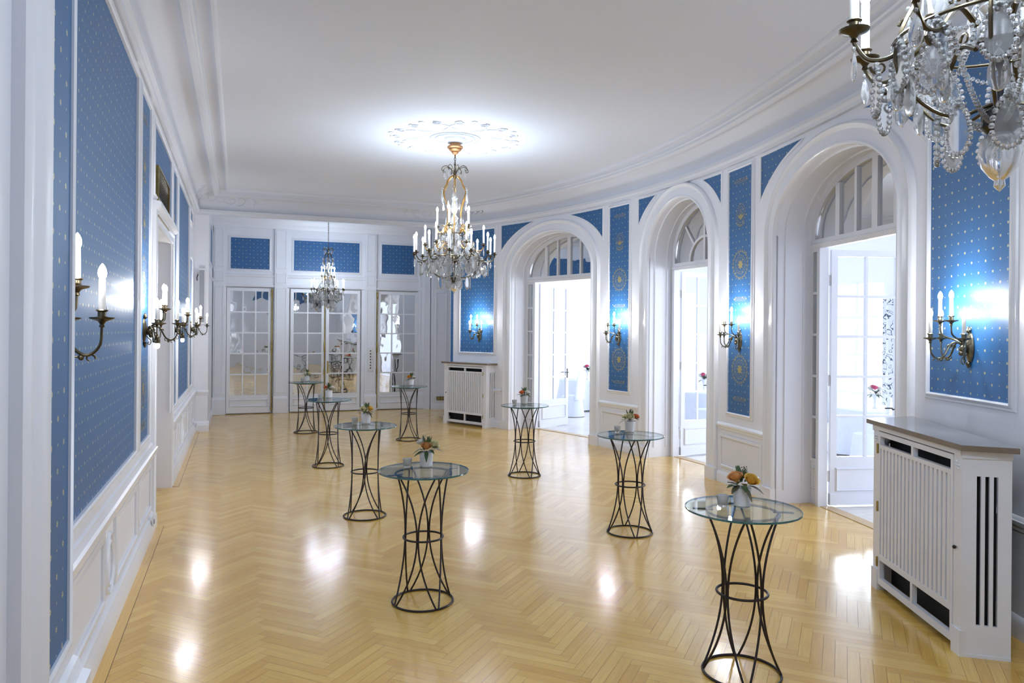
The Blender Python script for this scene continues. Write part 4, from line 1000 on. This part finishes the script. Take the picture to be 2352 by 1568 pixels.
TABS = [  # x, y, rotation, place words, vase px offset (dx,dy), light offset
    (1.225, 14.57, -40, 'farthest left, before the central mirrored door'),
    (1.235, 10.92, -38, 'second farthest in the row nearer the long straight wall'),
    (1.28, 7.88, -40, 'third farthest in the row nearer the long straight wall'),
    (1.285, 5.27, -28, 'alone in front below the large chandelier'),
    (2.90, 13.06, -40, 'far, between the big chandelier and the end doors'),
    (3.70, 9.37, -22, 'in front of the farthest arch'),
    (3.66, 6.40, -15, 'in front of the middle arch'),
    (2.78, 3.545, -8, 'nearest of all, at the lower edge before the nearest arch')]
CONT = [((711, 867), (685, 869)), ((757, 908), (733, 910)), ((842, 970), (816.5, 970)), ((981.5, 1070), (938, 1071)), ((948, 881), (924, 881)), ((1205, 927), (1183, 929)), ((1448.5, 994), (1420, 995)), ((1707, 1166), (1663, 1166))]
def px(x, y, z):
    hz = 748+.0155*(x-548); u = (x-1176)/1680; v = (hz-y)/1680; d = (z-2.0)/v; s_, c_ = sin(YAW), cos(YAW)
    return d*(s_+u*c_), d*(c_-u*s_)
tables = []
for i, (x, y, rot, wd) in enumerate(TABS):
    t_ = tb if i == 0 else copy_tree(tb)
    t_.location = (x, y, 0); az = atan2(-y, -x); t_.rotation_euler = (0, 0, az-radians(rot))
    tag(t_, 'round glass bar table, '+wd, 'bar table', 'glass bar tables'); tables.append(t_)

# ------------------------------------------------------------------ flowers and tealights
def petal(mb, c, a, r, h, open_, w_, mi=0):
    """cupped petal round centre c, azimuth a"""
    vs = []; nu, nv = 5, 5
    for i in range(nv):
        v = i/(nv-1); rad = r*(.25+.75*sin(v*pi/2)**.8)+open_*v**3*r; z = h*(v**.85)-open_*v**4*h*.5
        ww = w_*(.45+.75*sin(min(1, v*1.1)*pi*.62))
        for j in range(nu):
            u = (j/(nu-1)-.5)*2; aa = a+u*ww; rj = rad*(1-.06*u*u); zz_ = z-.18*h*(u*u)*v
            vs.append((c[0]+rj*cos(aa), c[1]+rj*sin(aa), c[2]+zz_))
    mb.add(vs, [(i*nu+j, i*nu+j+1, (i+1)*nu+j+1, (i+1)*nu+j) for i in range(nv-1) for j in range(nu-1)], mi)
def rose(name, c, R, mat, parent, tilt=(0, 0)):
    mb = MB(); rnd = random.Random(int(c[0]*9999)+7)
    for ring, (rf, hf, op, n, w_) in enumerate(((.22, 1.0, 0, 3, 1.2), (.42, 1.0, .05, 4, .95), (.64, .96, .12, 5, .8), (.84, .88, .25, 5, .78), (1.0, .74, .45, 6, .68))):
        for k in range(n): petal(mb, (0, 0, -R*.5), 2*pi*k/n+ring*.9+rnd.uniform(-.15, .15), R*rf, R*1.55*hf, op*.55, w_)
    o = mb.build(name, M[mat], parent, smooth=60); o.location = c; o.rotation_euler = (tilt[0], tilt[1], 0); return o
def leafm(mb, base, d, L, wd, mi=0, droop=.3):
    d = Vector(d).normalized(); side = d.cross(Vector((0, 0, 1))).normalized(); vs = []; n = 7
    for i in range(n):
        t_ = i/(n-1); p = Vector(base)+d*L*t_; p.z -= droop*L*t_*t_; ww = wd*sin(pi*min(.97, t_*.95+.04))**.8
        for s_ in (-1, 0, 1): vs.append(p+side*ww*s_+Vector((0, 0, .15*ww*abs(s_))))
    mb.add(vs, [(i*3+j, i*3+j+1, (i+1)*3+j+1, (i+1)*3+j) for i in range(n-1) for j in range(2)], mi)
FL = [  # roses: (right, toward camera, up, radius, material)
    [(-.035, .02, .15, .034, 'r_white'), (.035, .02, .148, .034, 'r_cream'), (.0, -.03, .165, .028, 'r_white')],
    [(-.045, .02, .15, .030, 'r_coral'), (.05, .0, .145, .034, 'r_white'), (.0, -.03, .16, .026, 'r_white')],
    [(-.02, .025, .16, .036, 'r_cream'), (.04, .0, .155, .034, 'r_yellow'), (.0, -.04, .17, .026, 'r_yellow')],
    [(.0, .03, .152, .036, 'r_peach'), (.055, .01, .16, .036, 'r_cream'), (-.04, -.02, .175, .030, 'r_white')],
    [(-.035, .02, .15, .034, 'r_orange'), (.04, .0, .142, .034, 'r_white'), (.0, -.03, .16, .024, 'r_yellow')],
    [(-.03, .02, .152, .036, 'r_coral'), (.045, .01, .15, .034, 'r_white'), (.0, -.03, .17, .024, 'r_pink')],
    [(.0, .03, .155, .038, 'r_cream'), (-.045, .0, .15, .030, 'r_cream'), (.06, .0, .155, .032, 'r_coral')],
    [(-.035, .02, .165, .040, 'r_peach'), (.05, .02, .155, .040, 'r_yellow'), (.0, -.04, .17, .022, 'r_peach')]]
words = ['white and cream roses', 'a coral bloom and white roses', 'cream and yellow roses', 'a peach rose, cream and white blooms', 'an orange rose and a white bloom', 'a coral rose and a white bloom', 'two cream roses and a coral bloom', 'large peach and yellow roses']
tl0 = None
for i, ((vx, vy), (tx_, ty_)) in enumerate(CONT):
    rnd = random.Random(50+i); zt = .968
    def clampt(x, y):
        cx_, cy_ = TABS[i][0], TABS[i][1]; d_ = Vector((x-cx_, y-cy_))
        if d_.length > .26: d_ *= .26/d_.length
        return cx_+d_.x, cy_+d_.y
    x, y = clampt(*px(vx, vy, zt)); az = atan2(-y, -x)        # direction to camera
    root = empty('flower_pot', (x, y, zt), az+pi/2); tag(root, 'white pot of %s, %s' % (words[i], ['on the farthest table on the left', 'on the second farthest table', 'on the third farthest table', 'on the front centre table', 'near the end doors', 'by the farthest arch', 'by the middle arch', 'on the nearest table'][i]), 'flower pot', 'table flower pots')
    # local: +x = viewer's right, -y = towards camera
    mb = MB(); lathe(mb, [(.001, 0), (.042, 0), (.046, .004), (.054, .108), (.055, .112), (.051, .112), (.048, .10), (.001, .098)], (0, 0, 0), 28); mb.build('pot', M['vase_glass'], root)
    mb = MB(); lathe(mb, [(.043, 0), (.047, .001), (.0475, .008), (.044, .009)], (0, 0, 0), 28); mb.build('glass_foot', M['frost'], root)
    for (a, b, c, R, mt) in FL[i]: rose('rose', (a, -b, c), R, mt, root, (rnd.uniform(.2, .6) if b > 0 else 0, a*8))
    mb = MB()
    for k in range(14):
        a = 2*pi*k/14+rnd.uniform(-.3, .3); up_ = rnd.uniform(-.35, .6); L = rnd.uniform(.05, .10)
        leafm(mb, (.03*cos(a), .03*sin(a), .115+rnd.uniform(0, .03)), (cos(a), sin(a), up_), L, rnd.uniform(.012, .02), 0 if rnd.random() < .55 else 1, rnd.uniform(0, .6))
    for k in range(3):
        a = rnd.uniform(0, 6.28); leafm(mb, (.01*cos(a), .01*sin(a), .14), (cos(a)*.4, sin(a)*.4, 1), .10, .014, 0, 0)
    mb.build('foliage', [M['leaf'], M['leafd']], root)
    mb = MB()
    for k in range(60):
        a = rnd.uniform(0, 6.28); e = rnd.uniform(.3, 1.5); c_ = (.008, .008, .165); d_ = Vector((cos(a)*cos(e), sin(a)*cos(e), sin(e)))
        tube(mb, [c_, tuple(Vector(c_)+d_*rnd.uniform(.03, .055))], .0012, 4)
    mb.build('green_tuft', M['moss'], root)
    mb = MB()
    for k in range(5):
        a = rnd.uniform(0, 6.28); top = Vector((.02*cos(a), .02*sin(a)*.6, .215+rnd.uniform(-.01, .015))); tube(mb, cat([(0, 0, .14), tuple(top*.9), tuple(top)], 4), .001, 4)
        for q in range(7): ball(mb, top+Vector((rnd.uniform(-.012, .012), rnd.uniform(-.012, .012), rnd.uniform(-.02, .012))), .003, 5, 4)
    mb.build('filler_sprigs', M['leafd'], root)
    x, y = clampt(*px(tx_, ty_, zt))
    if tl0 is None:
        tl = empty('tealight_glass'); mb = MB(); lathe(mb, [(.001, 0), (.024, 0), (.027, .004), (.036, .066), (.034, .067), (.0335, .066), (.024, .012), (.001, .012)], (0, 0, 0), 20); mb.build('cup', M['frost'], tl)
        mb = MB(); lathe(mb, [(.001, .013), (.019, .013), (.019, .026), (.001, .027)], (0, 0, 0), 16); tube(mb, [(0, 0, .026), (0, 0, .034)], .001, 4); mb.build('candle', M['candle'], tl); tl0 = tl
    else: tl = copy_tree(tl0)
    tl.location = (x, y, zt); tag(tl, 'frosted tealight glass on table '+TABS[i][3], 'candle holder', 'tealight glasses')

# ------------------------------------------------------------------ side room beyond the arches
mb = MB()
# floor of the side room follows the back of the curved wall
n = 60; vs = []
for k in range(n+1):
    a = A_NEAR+(A_FAR+4-A_NEAR)*k/n; x, y, _ = W0(S(a), 0, -THK+.02); vs += [(x, y, .004), (12.7, y, .004)]
mb.add(vs, [(2*k, 2*k+1, 2*k+3, 2*k+2) for k in range(n)]); box(mb, (5.42, 15.4, -.03), (12.7, 21, .003))
vs2 = list(vs); n_side = n
struct(mb.build('floor_side', M['floor2'], smooth=0), 'pale bright floor of the side room')
mb = MB(); y0 = 1.0; ws = [(2.85, 4.35), (6.25, 7.75), (11.35, 12.85), (14.85, 16.35), (18.25, 19.75)]; last = y0
for a, b in ws:
    box(mb, (12.4, last, 0), (12.55, a, 4.4)); box(mb, (12.4, a, 0), (12.55, b, .7)); box(mb, (12.4, a, 3.1), (12.55, b, 4.4)); last = b
box(mb, (12.4, last, 0), (12.55, 21, 4.4)); struct(mb.build('wall_far', M['white'], smooth=0), 'bright window wall of the side room')
mb = MB(); box(mb, (5, 20.9, 0), (12.55, 21, 4.4)); struct(mb.build('wall_end', M['white'], smooth=0), 'white end wall of the side room')
mb = MB(); box(mb, (4.6, .9, 0), (12.55, 1.0, 4.4)); struct(mb.build('wall_end_near', M['white'], smooth=0), 'white near end wall of the side room')
mb = MB(); mb.add([(x, y, 4.4) for x, y, z in vs2], [(2*k, 2*k+1, 2*k+3, 2*k+2) for k in range(n_side)]); box(mb, (5.42, 15.4, 4.4), (12.6, 21, 4.5)); struct(mb.build('ceiling_side', M['ceil'], smooth=0), 'white ceiling of the side room')
for k, (a, b) in enumerate(ws):
    mb = MB()
    for y_ in (a, (a+b)/2-.03, b-.06): box(mb, (12.42, y_, .7), (12.5, y_+.06, 3.1))
    for z_ in (.7, 1.5, 2.3, 3.04): box(mb, (12.425, a, z_), (12.495, b, z_+.06))
    struct(mb.build('window_%d' % (k+2), M['wood_white'], smooth=0), 'white window in the side room')
def curtain(y, label):
    mb = MB(); n = 44; vs = []; uvs = []
    for k in range(n+1):
        t_ = k/n; x = 12.28+.035*sin(t_*2*pi*5.5); yy = y+.95*t_
        for z_ in (.006, 2.75): vs.append((x, yy, z_)); uvs.append((yy*1.1, z_))
    mb.add(vs, [(2*k, 2*k+2, 2*k+3, 2*k+1) for k in range(n)], 0, uvs)
    o = mb.build('curtain', M['floral'], smooth=60); tag(o, label, 'curtain', 'floral curtains'); return o
curtain(10.35, 'floral curtain seen through the nearest arch, beside the bright window'); curtain(12.9, 'floral curtain seen past the middle arch door leaf')
def cloth_table(x, y, label):
    root = empty('banquet_table', (x, y, 0)); tag(root, label, 'table', 'clothed tables in the side room')
    mb = MB(); n = 72; rows = []
    for z_, r0, amp in ((.76, .001, 0), (.76, .60, 0), (.745, .63, .0), (.5, .66, .025), (.25, .69, .045), (.03, .72, .06)):
        rows.append([((r0+amp*sin(11*2*pi*k/n))*cos(2*pi*k/n), (r0+amp*sin(11*2*pi*k/n))*sin(2*pi*k/n), z_) for k in range(n)])
    mb.add([v for r in rows for v in r], [(i*n+k, i*n+(k+1) % n, (i+1)*n+(k+1) % n, (i+1)*n+k) for i in range(len(rows)-1) for k in range(n)])
    mb.build('tablecloth', M['cloth'], root); return root
def cloth_chair():
    root = empty('covered_chair'); mb = MB(); n = 10
    # draped cover: seat box skirt with rounded backrest
    def ringp(w_, d, z, yo=0): return [(w_*cos(a)*(1 if abs(cos(a)) < .8 else .95), yo+d*sin(a), z) for a in [2*pi*k/28 for k in range(28)]]
    R = [ringp(.29, .30, .01), ringp(.26, .27, .2), ringp(.235, .245, .42), ringp(.225, .235, .47), ringp(.15, .16, .485)]
    mb.add([v for r in R for v in r], [(i*28+k, i*28+(k+1) % 28, (i+1)*28+(k+1) % 28, (i+1)*28+k) for i in range(4) for k in range(28)]+[tuple(4*28+k for k in range(28))]); mb.build('seat_cover', M['cloth'], root)
    mb = MB(); R = [ringp(.225, .045, .40, .2), ringp(.22, .04, .7, .23), ringp(.21, .036, .9, .25), ringp(.17, .03, .99, .26), ringp(.08, .02, 1.03, .262)]
    mb.add([v for r in R for v in r], [(i*28+k, i*28+(k+1) % 28, (i+1)*28+(k+1) % 28, (i+1)*28+k) for i in range(4) for k in range(28)]+[tuple(4*28+k for k in range(28))]); mb.build('back_cover', M['cloth'], root)
    return root
ch0 = None
TB = [(8.3, 16.9, 'white clothed round table seen through the farthest arch'), (9.2, 13.0, 'white clothed round table seen through the middle arch'), (9.9, 9.2, 'white clothed round table seen through the nearest arch')]
for (x, y, lb) in TB:
    cloth_table(x, y, lb)
for (x, y, a, lb) in ((7.3, 15.5, 215, 'white covered chair behind the farthest door leaf, nearer the wall'), (8.35, 15.45, 180, 'white covered chair behind the farthest door leaf, further in'), (9.35, 16.2, 125, 'white covered chair seen in the open gap of the farthest arch'),
                      (8.6, 12.1, 205, 'white covered chair behind the middle arch door leaf'), (9.5, 11.95, 165, 'white covered chair at the middle arch, against the pier edge'),
                      (8.95, 8.45, 225, 'white covered chair behind the nearest arch door leaf')):
    if ch0 is None: ch0 = c_ = cloth_chair()
    else: c_ = copy_tree(ch0)
    c_.location = (x, y, .004); c_.rotation_euler = (0, 0, radians(a)); tag(c_, lb, 'chair', 'covered chairs')
# bouquets on the side room tables
for (x, y, lb) in ((8.3, 16.7, 'flower bouquet on the clothed table beyond the farthest arch'), (9.15, 12.95, 'pink and green bouquet on the clothed table beyond the middle arch'), (9.85, 9.2, 'flower bouquet on the clothed table beyond the nearest arch')):
    root = empty('bouquet', (x, y, .762)); tag(root, lb, 'flowers', 'side room bouquets'); rnd = random.Random(int(x*10))
    mb = MB(); lathe(mb, [(.001, 0), (.05, 0), (.03, .03), (.02, .12), (.06, .22), (.062, .24), (.055, .24), (.02, .2), (.001, .2)], (0, 0, 0), 16); mb.build('vase', M['vase_glass'], root)
    mb = MB()
    for k in range(26):
        a = rnd.uniform(0, 6.28); leafm(mb, (0, 0, .24), (cos(a), sin(a), rnd.uniform(-.2, 1.4)), rnd.uniform(.1, .2), .025, 0, .3)
    mb.build('foliage', M['leaf'], root)
    for k in range(5):
        a = 2*pi*k/5; rose('rose', (.08*cos(a), .08*sin(a), .31+.02*(k % 2)), .045, 'r_pink' if k % 2 else 'r_white', root)
# dark framed stand (easel screen) in the gap of the farthest arch
root = empty('display_stand', (8.55, 14.4, 0)); root.rotation_euler = (0, 0, radians(15)); tag(root, 'thin dark framed stand in the open gap of the farthest arch', 'stand')
mb = MB(); tube(mb, [(0, 0, .02), (0, 0, 1.25)], .02, 8); tube(mb, [(-.16, 0, 1.25), (0.02, 0, 1.25)], .02, 8); mb.build('frame', M['iron'], root)
mb = MB(); box(mb, (-.22, -.12, .005), (.04, .12, .12)); mb.build('foot', M['iron'], root)
